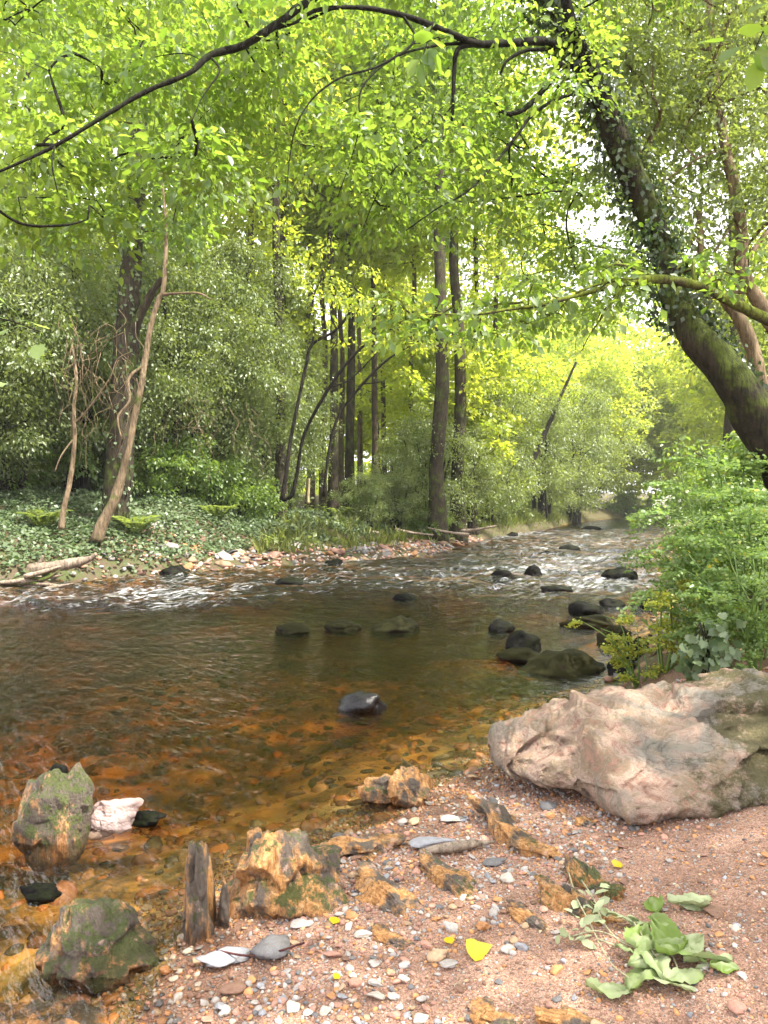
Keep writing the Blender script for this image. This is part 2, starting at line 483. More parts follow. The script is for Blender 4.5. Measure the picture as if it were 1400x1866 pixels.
def terrain(x, y):
    shp = np.shape(x); x = np.ravel(x).astype(float); y = np.ravel(y).astype(float)
    wob = 0.10 * fbm(P2(x*1.3, y*1.3), 3, 3) * np.clip(y / 8, 0.35, 2.5)
    sd, dk = river_sd(x, y)
    sd = sd + wob
    w = [1.0 / (np.maximum(d, 0.02) ** 3) for d in dk]
    W = w[0] + w[1] + w[2]
    wb, wr, wf = w[0]/W, w[1]/W, w[2]/W
    ins = np.maximum(-sd, 0); out = np.maximum(sd, 0)
    depth = wb * np.minimum(0.22*ins + 0.0*ins, 0.42) + wr * np.minimum(0.30*ins, 0.38) + wf * np.minimum(1.0*ins, 0.42)
    n1 = fbm(P2(x*0.9, y*0.9), 4, 11); n2 = fbm(P2(x*4, y*4), 4, 12)
    depth = depth * (1 + 0.35*n1) + np.minimum(ins, 0.3) * 0.10 * n2
    # beach
    hb = 0.09*np.minimum(out, 2.5) + 0.03*n2*np.minimum(out*2, 1)*0.5 + 0.015*n1
    hb = hb + 0.9*sstep(1.9, 3.6, out)*sstep(3.2, 4.6, y)
    # right bank
    hr = 0.55*sstep(0.0, 0.75, out) + 0.5*sstep(0.7, 2.6, out) + 0.07*n2 + 0.12*n1
    hr = hr * sstep(0.0, 0.25, out)
    # far bank: a stony bar in the middle, steep under the ivy at left
    bar = sstep(-5.2, -3.8, x) * (1 - sstep(3.0, 6.0, x))
    steep = 0.35*sstep(0, 0.35, out) + 0.5*sstep(0.2, 1.6, out) + 0.85*sstep(1.2, 5.5, out)
    soft = 0.16*sstep(0, 0.7, out) + 0.10*sstep(0.6, 1.9, out) + 0.45*sstep(1.7, 3.0, out) + 0.55*sstep(2.6, 9.0, out)
    hf = steep*(1-bar) + soft*bar + 0.07*n2*np.minimum(out, 1) + 0.12*n1*np.minimum(out*0.5, 1)
    hf = hf + np.clip((out-9)*0.09, 0, 6)
    h = wb*hb + wr*hr + wf*hf
    z = np.where(sd < 0, -depth, h)
    return z.reshape(shp), sd.reshape(shp), wb.reshape(shp), wr.reshape(shp), wf.reshape(shp)
def ground_z(x, y):
    return float(terrain(np.array([x]), np.array([y]))[0][0])

def axis(lo, hi, c, a, n):
    t0, t1 = math.asinh((lo-c)/a), math.asinh((hi-c)/a)
    return c + a*np.sinh(np.linspace(t0, t1, n))
def grid_mesh(X, Y):
    ny, nx = X.shape
    i = (np.arange(ny-1)[:, None]*nx + np.arange(nx-1)[None]).ravel()
    return np.c_[i, i+1, i+nx+1, i+nx]
gx = axis(-220, 220, 0.2, 1.6, 520); gy = axis(-12, 320, 3.2, 1.8, 600)
GX, GY = np.meshgrid(gx, gy)
GZ, SD, WB, WR, WF = terrain(GX, GY)

def ground_mat():
    g = G(new_mat('ground_sand_and_soil'))
    p = g.pos()
    sd = g.attr('sd').outputs['Fac']; be = g.attr('beach').outputs['Fac']
    # sand
    s1 = g.noise(p, 260, 3, 0.7); s2 = g.noise(p, 9, 5, 0.6); s3 = g.noise(p, 2.2, 4)
    vor = g.n('TexVoronoi', Scale=170.0); g.set(vor.inputs['Vector'], p)
    grain = g.mix(0.45, g.n('SeparateColor', i0=vor.outputs['Color']).outputs[0], (0.5, 0.5, 0.5))
    sand = g.mix(g.ramp(s1, [(0.35, 0.0), (0.65, 1.0)]), (0.17, 0.085, 0.055), (0.52, 0.34, 0.25))
    sand = g.mix(g.ramp(s2, [(0.35, 0.0), (0.7, 0.65)]), sand, (0.22, 0.12, 0.08))
    sand = g.mix(g.ramp(s3, [(0.48, 0.0), (0.62, 0.55)]), sand, (0.17, 0.095, 0.065))
    sand = g.mix(0.7, sand, g.mix(1.0, sand, grain, 'OVERLAY'))
    wet = g.ramp(g.math('ADD', sd, g.math('MULTIPLY', g.math('SUBTRACT', g.noise(p, 4, 4), 0.5), 0.5)), [(0.0, 1.0), (0.42, 0.0)])
    sand = g.mix(g.math('MULTIPLY', wet, 0.8), sand, g.mix(1.0, sand, (0.45, 0.36, 0.28), 'MULTIPLY'))
    # river bed
    v2 = g.n('TexVoronoi', Scale=7.0, Randomness=1.0); g.set(v2.inputs['Vector'], g.mix(0.12, p, g.n('TexNoise', Scale=5.0).outputs[1]))
    hue = g.n('SeparateColor', i0=v2.outputs['Color']).outputs[0]
    bed = g.ramp(hue, [(0.0, (0.56, 0.30, 0.09)), (0.3, (0.34, 0.18, 0.05)), (0.55, (0.70, 0.42, 0.14)), (0.75, (0.12, 0.085, 0.04)), (1.0, (0.55, 0.42, 0.2))])
    bed = g.mix(g.ramp(g.noise(p, 1.1, 4), [(0.43, 0.0), (0.55, 0.94)]), bed, (0.04, 0.038, 0.016))
    bed = g.mix(g.ramp(g.noise(p, 24, 4), [(0.4, 0.0), (0.7, 0.6)]), bed, (0.5, 0.28, 0.09))
    # woodland floor
    soil = g.mix(g.noise(p, 14, 5, 0.7), (0.028, 0.02, 0.012), (0.12, 0.08, 0.045))
    soil = g.mix(g.ramp(g.noise(p, 3.0, 5, 0.65), [(0.45, 0.0), (0.62, 0.85)]), soil, (0.05, 0.07, 0.015))
    land = g.mix(be, soil, sand)
    ub = g.ramp(g.math('ADD', g.math('MULTIPLY', sd, 4.0), 0.5), [(0.4, 0.0), (0.55, 1.0)])
    c = g.mix(ub, bed, land)
    h = g.math('ADD', g.math('MULTIPLY', s1, 0.25), g.math('MULTIPLY', g.noise(p, 45, 5, 0.7), 0.9))
    rough = g.mix(wet, (0.9, 0.9, 0.9), (0.35, 0.35, 0.35))
    return g.out(g.pbr(c, rough, g.bump(h, 0.7, 0.02), 0.3))
be = WB * sstep(-0.2, 0.0, SD + 0.2)
gr = mk('ground', np.stack([GX.ravel(), GY.ravel(), GZ.ravel()], -1), grid_mesh(GX, GY), ground_mat(),
        attrs={'sd': SD.ravel(), 'beach': np.clip(WB.ravel() * 1.15, 0, 1) * (1 - sstep(2.2, 3.2, SD.ravel()) * sstep(3.4, 4.4, GY.ravel()))})
tag(gr, 'reddish sandy beach, stony river bed and leafy banks', 'ground', kind='structure')

# ------------------------------------------------------------------ water
def riffle(x, y):
    """0..1: how broken the surface is"""
    a = sstep(6.0, 16.5, y + 0.10*x + 1.6*fbm(P2(x*0.35, y*0.35), 3, 28)) * (1 - 0.85*sstep(42, 52, y))
    left = np.exp(-((y - 11.2 + 0.25*x)**2) / 3.0) * sstep(-1.0, -4.5, x)
    return np.clip(0.10 + 0.9*a + 0.6*left, 0, 1)
def water():
    ny, nx = 620, 520
    yy = np.exp(np.linspace(math.log(1.1), math.log(112), ny))
    uu = np.linspace(-1.25, 1.0, nx)
    U, Y = np.meshgrid(uu, yy); X = U*Y
    x, y = X.ravel(), Y.ravel()
    # the current runs from the far right to the near left
    fx, fy = -0.55, -0.83
    s = x*fx + y*fy; t = x*-fy + y*fx
    rf = riffle(x, y)
    calm = 0.010*fbm(np.stack([s*1.6, t*2.6, 0*s], -1), 3, 21) + 0.0035*fbm(np.stack([s*7, t*9, 0*s], -1), 2, 24)
    chop = 0.16*fbm(np.stack([s*1.5, t*1.1, 0*s], -1), 4, 22, 0.6) + 0.06*(1 - np.abs(fbm(np.stack([s*2.6, t*2.0, 0*s], -1), 3, 23))*2.2)
    grad = np.clip(0.25 + 0.05*y, 0.3, 1)
    z = calm*grad + chop*rf*np.clip(rf, 0, 1)*0.9
    sd, _ = river_sd(x, y)
    z *= sstep(0.15, -0.4, sd)*0.9 + 0.1
    foam = rf * (0.62 + 0.38*sstep(-0.1, 0.9, fbm(np.stack([s*0.5, t*1.6, 0*s], -1), 3, 29)))
    n = len(x)
    top = np.stack([x, y, z], -1)
    F = grid_mesh(X, Y)
    # closed below, so that depth can absorb
    bound = np.r_[np.arange(nx), np.arange(2*nx-1, n, nx), np.arange(n-2, n-nx-1, -1), np.arange(n-2*nx, 0, -nx)]
    low = top[bound].copy(); low[:, 2] = -2.5
    V = np.vstack([top, low, [[top[:, 0].mean(), 40, -2.5]]])
    nb = len(bound); k = np.arange(nb); k2 = (k+1) % nb
    side = np.c_[bound, n+k, n+k2, bound[k2]]
    T = np.vstack([np.c_[F[:, 0], F[:, 1], F[:, 2]], np.c_[F[:, 0], F[:, 2], F[:, 3]], side[:, [0, 1, 2]], side[:, [0, 2, 3]], np.c_[n+k, np.full(nb, n+nb), n+k2]])
    at = np.r_[rf, np.zeros(nb+1)]; fo = np.r_[foam, np.zeros(nb+1)]
    g = G(new_mat('clear_brown_water'))
    p = g.pos()
    rot = g.scale(p, (1, 1, 1), (0, 0, R(-33)))
    st = g.scale(rot, (3.2, 1.2, 1))
    b1 = g.noise(st, 3.2, 4, 0.6, 0.4); b2 = g.noise(st, 9.0, 3, 0.6)
    rfa = g.attr('riffle').outputs['Fac']
    h = g.math('ADD', b1, g.math('MULTIPLY', b2, 0.35))
    hs = g.math('MULTIPLY', h, g.math('ADD', 0.17, g.math('MULTIPLY', rfa, 1.4)))
    nb_ = g.bump(hs, 0.75, 0.13)
    fr = g.n('Fresnel', IOR=1.33, Normal=nb_)
    tr = g.n('BsdfTransparent', Color=(0.97, 0.95, 0.9))
    gl = g.n('BsdfGlossy', Color=(1, 1, 1), Roughness=g.math('ADD', 0.03, g.math('MULTIPLY', rfa, 0.16)), Normal=nb_)
    w = g.n('MixShader', Fac=fr.outputs[0], i1=tr.outputs[0], i2=gl.outputs[0]).outputs[0]
    fm = g.noise(g.scale(rot, (0.8, 2.4, 1)), 5.0, 8, 0.72, 0.8)
    k = g.math('ADD', fm, g.math('MULTIPLY', g.attr('foam').outputs['Fac'], 0.30))
    ff = g.ramp(k, [(0.735, 0.0), (0.97, 0.68)])
    foam_glint_d = g.n('BsdfDiffuse', Color=(0.75, 0.77, 0.78))  # white for foam, and for sky glints painted onto the riffles
    w = g.n('MixShader', Fac=ff, i1=w, i2=foam_glint_d.outputs[0]).outputs[0]
    vol = g.n('VolumeAbsorption', Color=(0.74, 0.63, 0.33), Density=3.2)
    m = g.out(w, vol.outputs[0])
    o = mk('river_water', V, T, m, attrs={'riffle': at, 'foam': fo})
    tag(o, 'clear brown river water running over a stony bed', 'river', kind='structure')
water()


# ------------------------------------------------------------------ thin haze, added to lift the dark wood
def haze():
    V = np.array([[x, y, z] for x in (-230, 230) for y in (-14, 325) for z in (-12, 62)], float)
    F = np.array([[0,1,3,2],[4,6,7,5],[0,4,5,1],[2,3,7,6],[0,2,6,4],[1,5,7,3]])
    g = G(new_mat('added_haze'))
    v = g.n('VolumePrincipled', Color=(0.93, 0.96, 0.90), Density=HAZE, Anisotropy=0.2)
    o = g.t.nodes.new('ShaderNodeOutputMaterial'); g.set(o.inputs[1], v)
    tag(mk('haze', V, F, g.m, None, smooth=False), 'thin pale haze added to lift the dark wood', 'haze', kind='stuff')
HAZE = 0.0006
if HAZE: haze()
# ------------------------------------------------------------------ trees
def poly(pts):
    """[(px, py, width_px, Y)] -> points and radii"""
    P = np.array([pt(a, b, d) for a, b, w, d in pts]); r = np.array([w / 2800.0 * d for a, b, w, d in pts])
    return P, r
def boxes(L):
    C = []
    for x0, x1, y0, y1, a, b, n in L:
        for _ in range(n):
            C.append(pt(rng.uniform(x0, x1), rng.uniform(y0, y1), rng.uniform(a, b)))
    return np.array(C)

def tall_tree(name, label, h, z0, rad, n, nl, size, lm, bm_, r0=0.2, lean=0.0, group=None, flat=0.35):
    t = empty(name, (0, 0, 0), label, 'tree', group)
    zz = np.linspace(-0.4, h * 0.93, 9)
    P = np.stack([lean*zz + 0.12*rng.normal(size=9)*np.minimum(zz/4, 1), 0.12*rng.normal(size=9)*np.minimum(np.abs(zz)/4, 1), zz], -1)
    rr = r0 * (1 - 0.86 * (zz + 0.4) / h) * np.r_[1.45, np.ones(8)]
    parts = [tube(P, rr, 9, 4, 0.18, int(h*10))]
    k = rng.normal(size=(n, 3)); k = nrm(k) * (rng.random(n) ** 0.42)[:, None]
    cz = (z0 + h) / 2
    C = k * np.array([rad, rad, (h - z0) / 2]) + np.array([lean*cz, 0, cz])
    C[:, :2] *= (0.75 + 0.5 * rng.random((n, 1)))
    Ps = catmull(P, 4); Ps = Ps[Ps[:, 2] > z0 * 0.55]
    parts.append(grow([Ps], C, 0.012, sag=-0.05, maxr=r0*0.4))
    V, T = join(parts)
    mk('trunk', V, T, bm_, t)
    V, T, v = cluster_leaves(C, nl, (0.75 + 0.5*rng.random(n)) * rad * 0.28, size, flat, 0.25, 0.7, 0.62, 'diamond')
    mk('crown', V, T, lm, t, {'v': v}, smooth=False)
    return t
def shrub(name, label, h, rad, n, nl, size, lm, bm_, group=None, stems=5, flat=0.55, low=0.15, droop=0.5, cat='shrub'):
    t = empty(name, (0, 0, 0), label, cat, group)
    seeds, parts = [], []
    for s in range(stems):
        a = rng.random() * 6.28; q = rng.uniform(0.2, 0.55) * rad
        P = np.array([[0.12*rad*math.cos(a), 0.12*rad*math.sin(a), -0.3], [0.3*q*math.cos(a), 0.3*q*math.sin(a), h*0.25], [q*math.cos(a), q*math.sin(a), h*0.8]])
        P[1:] += rng.normal(size=(2, 3)) * 0.06 * rad
        P = catmull(P, 5); seeds.append(P)
        parts.append(tube(P, np.linspace(0.028*h**0.7, 0.006*h**0.7, len(P)), 6, 1))
    k = nrm(rng.normal(size=(n, 3))) * (rng.random(n) ** 0.35)[:, None]
    C = k * np.array([rad, rad, h*(1-low)/2]) + np.array([0, 0, h*(1+low)/2])
    bul = 1 + 0.9 * fbm(k * 1.8, 3, int(h*100))
    C[:, :2] *= bul[:, None]; C[:, 2] = np.maximum(0.1, (C[:, 2] - h*0.5)*(1 + 0.5*fbm(k*2.6 + 5, 2, 8)) + h*0.5)
    parts.append(grow(seeds, C, 0.0055, sag=0.1, ns=4, maxr=0.05))
    V, T = join(parts); mk('stems', V, T, bm_, t)
    V, T, v = cluster_leaves(C, nl, (0.5 + 0.9*rng.random(n)) * rad * 0.30, size, flat, droop, 0.9, 0.5, 'diamond')
    mk('foliage', V, T, lm, t, {'v': v}, smooth=False)
    return t
def put(proto, spots, group, first=True):
    """spots: (px, Y, scale, label)"""
    for i, (px, Y, s, lab) in enumerate(spots):
        X = (px - 700) / 1400.0 * Y
        loc = (X, Y, ground_z(X, Y) - 0.05)
        if i == 0 and first:
            proto.location = loc; proto.scale = (s, s, s) if np.isscalar(s) else s; proto.rotation_euler = (0, 0, rng.random()*6.28)
            proto['label'] = lab; proto['group'] = group
        else:
            dup(proto, loc, rng.random()*6.28, s, lab, group)

GT = 'tall trees of the far bank wood'
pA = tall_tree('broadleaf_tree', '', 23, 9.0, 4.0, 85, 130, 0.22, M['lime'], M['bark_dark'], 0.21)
put(pA, [(607, 30, 1.0, 'dark straight trunk rising in the middle of the shadowy opening'),
         (520, 31, 0.95, 'dark trunk at the left edge of the shadowy opening, behind the curved thin stems'),
         (637, 33, 1.08, 'dark trunk just right of the middle of the shadowy opening'),
         (510, 23.5, 0.9, 'dark trunk showing high up out of the grey green evergreens left of the opening'),
         (862, 33, 1.0, 'dark trunk right of the thick double trunks, half hidden by grey green bushes'),
         (345, 25.5, 1.0, 'faint trunk behind the evergreens to the right of the pale leaning stem'),
         (60, 24, 1.05, 'tall tree standing at the far left behind the evergreen screen'),
         (905, 41, 1.0, 'tall tree behind the leaning dark sapling, trunk nearly hidden')], GT)
pB = tall_tree('broadleaf_tree', '', 24, 11, 3.6, 75, 130, 0.22, M['lime'], M['bark_mid'], 0.19)
put(pB, [(682, 37, 1.0, 'pale slim trunk, the brightest one right of the opening'),
         (565, 34, 0.97, 'brown trunk between the two darkest trunks of the opening'),
         (655, 44, 1.0, 'distant pale trunk just left of the brightest slim trunk'),
         (700, 42, 0.95, 'slim trunk touching the right of the brightest pale trunk'),
         (716, 46, 1.05, 'thin distant trunk leaning slightly beyond the pale trunk'),
         (735, 52, 1.0, 'farthest thin trunk left of the thick double trunks'),
         (622, 39, 0.95, 'slim brown trunk in the shadowy opening between its two dark right trunks'),
         (590, 36, 0.95, 'slim brown trunk close to the left of the middle dark trunk in the opening'),
         (752, 35, 0.95, 'slim brown trunk standing alone left of the thick double trunks'),
         (455, 30, 1.0, 'brown trunk hidden behind the evergreens left of the opening'),
         (200, 30, 1.1, 'tall tree hidden behind the ivy wrapped trunk of the left bank')], GT)
pC = tall_tree('broadleaf_tree', '', 25, 12, 4.2, 90, 130, 0.23, M['canopy'], M['bark_dark'], 0.30)
put(pC, [(800, 27, 1.0, 'thick dark trunk by the stony bar, left one of the double trunks'),
         (836, 29, 0.95, 'thick dark trunk by the stony bar, right one of the double trunks'),
         (280, 34, 1.05, 'big crowned tree high above the left evergreens'),
         (1335, 21, 0.8, 'dark trunked tree on the right bank behind the pale crooked stems'),
         (1460, 16, 0.75, 'tree on the right bank cut by the right edge')], GT)
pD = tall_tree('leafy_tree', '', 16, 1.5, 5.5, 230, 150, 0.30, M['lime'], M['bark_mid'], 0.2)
put(pD, [(1130, 92, 1.5, 'sunny lime green tree closing the river bend, on the left of the far gap'),
         (1215, 100, 1.35, 'sunny lime green tree straight behind the far end of the river'),
         (1290, 84, 1.25, 'sunny lime green tree behind the white flowering bush'),
         (1385, 62, 1.15, 'sunny lime green tree seen under the leaning mossy trunk'),
         (1050, 80, 1.2, 'lime green tree behind the wispy bushes at the bend'),
         (1480, 40, 1.0, 'lime green tree at the right edge behind the leaning trunk'),
         (1010, 110, 1.7, 'tallest lime green tree far behind the river bend')], 'sunlit trees round the river bend')
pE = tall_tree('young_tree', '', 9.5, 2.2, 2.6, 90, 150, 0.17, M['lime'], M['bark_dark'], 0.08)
put(pE, [(590, 47, 1.1, 'young lime green tree glowing behind the dark trunks'),
         (690, 48, 1.4, 'young lime green tree glowing behind the pale trunk'),
         (760, 40, 1.3, 'young lime green tree left of the thick double trunks'),
         (900, 44, 1.35, 'young lime green tree right of the thick double trunks'),
         (980, 62, 1.5, 'young lime green tree behind the leaning dark sapling'),
         (470, 36, 1.3, 'young lime green tree glowing through the evergreens left of the opening'),
         (380, 29, 1.15, 'young yellow green tree above the middle of the evergreen screen'),
         (30, 28, 1.2, 'young yellow green tree behind the far left evergreens'),
         (150, 31, 1.3, 'young yellow green tree behind the ivy wrapped trunk'),
         (640, 56, 1.6, 'young lime green tree deep in the wood behind the opening'),
          (300, 24.5, 1.0, 'young lime green tree rising over the evergreens right of the pale leaning stem'),
          (95, 22.5, 0.95, 'young lime green tree rising over the evergreens at the far left'),
          (830, 31.5, 1.1, 'young lime green tree growing against the thick double trunks'),
          (420, 33, 1.3, 'young lime green tree high above the evergreens left of the opening')], 'young trees in the wood')

# evergreen screen
GS = 'grey green evergreens of the far bank'
sA = shrub('evergreen_shrub', '', 7.5, 2.3, 200, 240, 0.095, M['holly'], M['twig'], GS, 6, 0.6, 0.10, 0.5)
put(sA, [(330, 21.5, 0.98, 'tall evergreen bush right of the pale leaning stem'),
         (20, 18.5, 1.0, 'tall evergreen bush at the left edge of the far bank'),
         (135, 20.5, 1.05, 'tall evergreen bush behind the slim pale stem'),
         (230, 23, 1.1, 'tall evergreen bush behind the ivy wrapped trunk'),
         (425, 23.5, 1.0, 'tall evergreen bush over the right part of the ivy slope'),
         (500, 27, 0.85, 'evergreen bush at the left side of the dark opening'),
         (-60, 16.5, 0.9, 'evergreen bush cut by the left edge of the picture')], GS)
sB = shrub('wispy_bush', '', 5.0, 2.0, 130, 230, 0.085, M['holly'], M['twig'], GS, 7, 0.5, 0.05, 0.4)
put(sB, [(720, 27.5, 0.62, 'low silvery bush right of the dark opening'),
         (785, 29, 1.0, 'silvery bush in front of the thick double trunks'),
         (850, 33, 1.35, 'silvery bush right of the thick double trunks'),
         (925, 43, 1.5, 'wispy bush behind the leaning dark sapling'),
         (985, 50, 1.9, 'tall wispy bush leaning over the water before the bend'),
         (1045, 62, 2.1, 'dark wispy bush hanging over the water at the bend'),
         (670, 25.5, 0.42, 'small pale bush at the foot of the dark opening'),
         (890, 37.5, 0.9, 'rounded bush on the grassy bank right of the driftwood'),
         (1000, 54, 0.9, 'rounded low bush on the bank at the water before the bend')], GS)
sC = shrub('bank_bush', '', 2.2, 1.5, 70, 150, 0.10, M['canopy'], M['twig'], None, 5, 0.5, 0.0, 0.4)
put(sC, [(1330, 38, 1.5, 'dark bush on the right bank beyond the white flowers'),
         (1255, 62, 1.3, 'dark bush at the water beside the white flowers'),
         (1370, 22, 1.0, 'green bush on the right bank behind the feathery plants'),
         (1140, 88, 1.5, 'sunny bush at the far end of the river'),
         (1200, 96, 1.6, 'sunny bush beside the pale shingle at the far end'),
         (1290, 50, 1.6, 'dark bush under the sunny trees on the right bank'),
         (1420, 14, 1.1, 'green bush behind the feathery plants at the right edge')], 'bushes along the right bank')
sD = shrub('undergrowth_bush', '', 3.0, 2.4, 70, 150, 0.13, M['holly'], M['twig'], None, 5, 0.5, 0.0, 0.4)
put(sD, [(-40, 25, 1.1, 'low dark bush filling the shade at the far left'), (60, 27, 1.1, 'low dark bush in the shade behind the slim pale stem'), (140, 26, 1.1, 'low dark bush in the shade left of the ivy wrapped trunk'), (215, 27, 1.1, 'low dark bush in the shade right behind the ivy wrapped trunk'),
         (290, 25.5, 1.0, 'low dark bush at the top of the ivy slope beneath the faint trunk'), (365, 26.5, 1.0, 'low dark bush at the top of the ivy slope under the evergreens'), (440, 28, 1.0, 'low dark bush left of the wooden post and the opening'), (-100, 22, 1.2, 'low dark bush cut by the left edge behind the driftwood')], 'shaded bushes under the evergreens')
sG = shrub('leafy_bush', '', 2.0, 1.5, 60, 130, 0.11, M['canopy'], M['twig'], None, 5, 0.5, 0.0, 0.4)
put(sG, [(30, 19.5, 1.0, 'fresh green bush at the far left behind the slim pale stem'), (290, 20.8, 0.85, 'fresh green bush at the top of the ivy slope, right of the leaning trunk'), (365, 22, 0.95, 'fresh green bush at the top of the ivy slope under the evergreens'),
         (440, 22.5, 0.9, 'fresh green bush left of the curved thin stems'), (700, 29, 0.8, 'fresh green bush beside the arching fern'), (125, 22, 0.9, 'fresh green bush between the two pale stems'), (900, 40.5, 0.9, 'fresh green bush at the foot of the leaning dark sapling'), (780, 27.4, 0.6, 'fresh green bush at the foot of the thick dark trunk')], 'fresh green bushes of the far bank')
sF = shrub('flowering_bush', 'bush covered in white blossom at the far right bank', 2.2, 1.2, 40, 110, 0.11, M['canopy'], M['twig'], None, 5, 0.5, 0.0, 0.3)
put(sF, [(1222, 58, 1.0, 'bush covered in white blossom on the far right bank')], 'bushes along the right bank')
gfl = G(new_mat('white_petals')); M['petal'] = gfl.out(gfl.n('BsdfDiffuse', Color=(0.75, 0.74, 0.68)).outputs[0])
k = nrm(rng.normal(size=(70, 3)) + np.array([0, -0.6, 0.5])) * np.array([1.2, 1.2, 1.0]) + np.array([0, 0, 1.25])
V, T, v = cluster_leaves(k, 26, 0.16, 0.10, 0.6, 0, 1.2, 0.8)
b = mk('blossom', V, T, M['petal'], None, {'v': v}, smooth=False); b.parent = sF

# distant wood
def far_wood():
    n = 0; C = []
    while n < 5200:
        m = 6000
        a = rng.uniform(-52, 62, m); Y = rng.uniform(62, 125, m)
        X = Y * np.tan(np.radians(a)) ; z = rng.uniform(0.5, 34, m) ** 1.0
        keep = fbm(np.stack([X*0.10, Y*0.10, z*0.13], -1), 3, 77) > -0.12 + 0.010*z
        sd, _ = river_sd(X, Y); keep &= (sd > 3)
        c = np.stack([X, Y, z], -1)[keep]; C.append(c); n += len(c)
    C = np.concatenate(C)[:5200]
    V, T, v = cluster_leaves(C, 20, 1.6, 0.75, 0.5, 0.2, 0.8, 0.65)
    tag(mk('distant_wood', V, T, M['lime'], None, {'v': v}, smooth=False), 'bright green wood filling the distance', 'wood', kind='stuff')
far_wood()

# ------------------------------------------------------------------ far bank: trunks drawn from the photo
def stem_tree(name, label, stems, mt, cat='tree', clusters=None, lm=None, nl=40, size=0.1, rad=0.4, group=None, ns=10, vines=0, trunk='trunk'):
    P0, r0 = poly(stems[0]) if not isinstance(stems[0], tuple) else stems[0]
    t = empty(name, P0[0], label, cat, group)
    parts, seeds = [], []
    for i, s in enumerate(stems):
        P, r = poly(s) if not isinstance(s, tuple) else s
        parts.append(tube(P, r, ns, 5, 0.22, 5 + i)); seeds.append(catmull(P, 5))
    if clusters is not None: parts.append(grow(seeds, clusters, 0.006, sag=0.05, ns=5, maxr=0.05))
    V, T = join(parts); mk(trunk, V, T, mt, t)
    if clusters is not None:
        V, T, v = cluster_leaves(clusters, nl, rad, size, 0.4, 0.4, 0.7, 0.6)
        mk('crown', V, T, lm, t, {'v': v}, smooth=False)
    return t, seeds
def ivy_on(t, seeds, n, size, spread, mt, y_keep=None):
    P = np.concatenate([catmull(s, 6) for s in seeds])
    if y_keep is not None: P = P[(P[:, 2] > y_keep[0]) & (P[:, 2] < y_keep[1])]
    idx = rng.integers(0, len(P), n)
    d = rdir(n); q = P[idx] + d * (spread[0] + (spread[1]-spread[0]) * rng.random(n) ** 2)[:, None]
    D = nrm(rng.normal(size=(n, 3)) * 0.6 + np.array([0, 0, -0.8])); N = nrm(d + rng.normal(size=(n, 3)) * 0.5)
    V, T, v = leaves(q, D, N, size * (0.6 + 0.8*rng.random(n)), size * 0.8, 'diamond')
    mk('ivy', V, T, mt, t, {'v': v}, smooth=False)

tl, sd_ = stem_tree('ivy_clad_tree', 'dark ivy wrapped trunk standing on the left far bank', [
    [(205, 1010, 62, 16.9), (212, 930, 50, 17), (222, 800, 46, 17), (230, 640, 44, 17.1), (238, 500, 40, 17.2), (246, 380, 34, 17.3), (255, 200, 28, 17.5), (262, 40, 22, 17.8)],
    [(230, 640, 20, 17.1), (262, 560, 16, 17), (300, 500, 10, 16.8)]], M['bark_dark'],
    clusters=boxes([(60, 480, -60, 260, 15.5, 20, 60), (120, 420, 260, 430, 16, 19, 22)]), lm=M['canopy'], nl=110, size=0.17, rad=0.75)
ivy_on(tl, sd_[:1], 1500, 0.10, (0.2, 0.5), M['ivy'], (1.0, 9))
stem_tree('leaning_tree', 'pale leaning trunk curving up in front of the ivy wrapped trunk', [
    [(176, 985, 24.6, 15.7), (186, 955, 20.5, 15.7), (207, 915, 18.0, 15.75), (216, 890, 18.0, 15.8), (225, 855, 13.1, 15.8), (236, 815, 10.7, 15.8), (243, 770, 11.5, 15.9), (258, 700, 11.5, 15.9), (264, 660, 10.7, 16), (276, 590, 9.8, 16), (290, 545, 9.0, 16), (298, 525, 8.2, 16), (303, 440, 6.6, 16.1), (300, 370, 4.9, 16.2), (292, 300, 3.3, 16.3)],
    [(296, 537, 7.4, 16), (320, 535, 4.9, 15.9), (360, 534, 4.1, 15.7), (385, 545, 2.5, 15.6)],
    [(262, 665, 6.6, 16), (235, 690, 4.9, 15.8), (236, 730, 4.1, 15.6), (215, 760, 3.3, 15.5), (222, 800, 2.5, 15.4)]], M['bark_pale'])
stem_tree('slim_tree', 'slim pale stem left of the leaning trunk on the far bank', [
    [(112, 965, 12.3, 15.3), (116, 930, 9.8, 15.3), (129, 870, 9.0, 15.4), (136, 800, 7.4, 15.4), (135, 740, 6.6, 15.4), (140, 690, 4.9, 15.5), (130, 620, 4.1, 15.6)],
    [(138, 770, 4.1, 15.4), (165, 740, 3.3, 15.3), (200, 690, 2.5, 15.2), (214, 655, 2.0, 15.2), (240, 640, 1.6, 15.2)],
    [(134, 800, 3.3, 15.4), (112, 830, 2.5, 15.2), (100, 860, 1.6, 15.1)]], M['bark_pale'])
# hanging bare creepers
for lab, seed, x0, x1, y0, y1 in (('tangle of thin bare creepers hanging between the two pale stems', 1, 110, 250, 560, 830), ('thin bare creepers hanging over the ivy slope', 2, 300, 490, 700, 880)):
    r_ = np.random.default_rng(seed); parts = []
    for q in range(34 if seed == 1 else 16):
        x, y, Y = r_.uniform(x0, x1), r_.uniform(y0, (y0+y1)/2), 15 + r_.random()*0.5 + (3 if seed == 2 else 0)
        pts = [(x, y, Y)]
        for s in range(6):
            x += r_.normal() * 14; y += (y1-y0)*0.09*r_.uniform(0.2, 1.7); pts.append((x, y, Y + r_.normal()*0.1))
        parts.append(tube(np.array([pt(*p) for p in pts]), np.linspace(0.007, 0.003, 7), 4, 4))
    V, T = join(parts)
    tag(mk('creeper', V, T, M['bark_pale'], origin=V[0]), lab, 'creeper', 'bare creepers on the far bank')
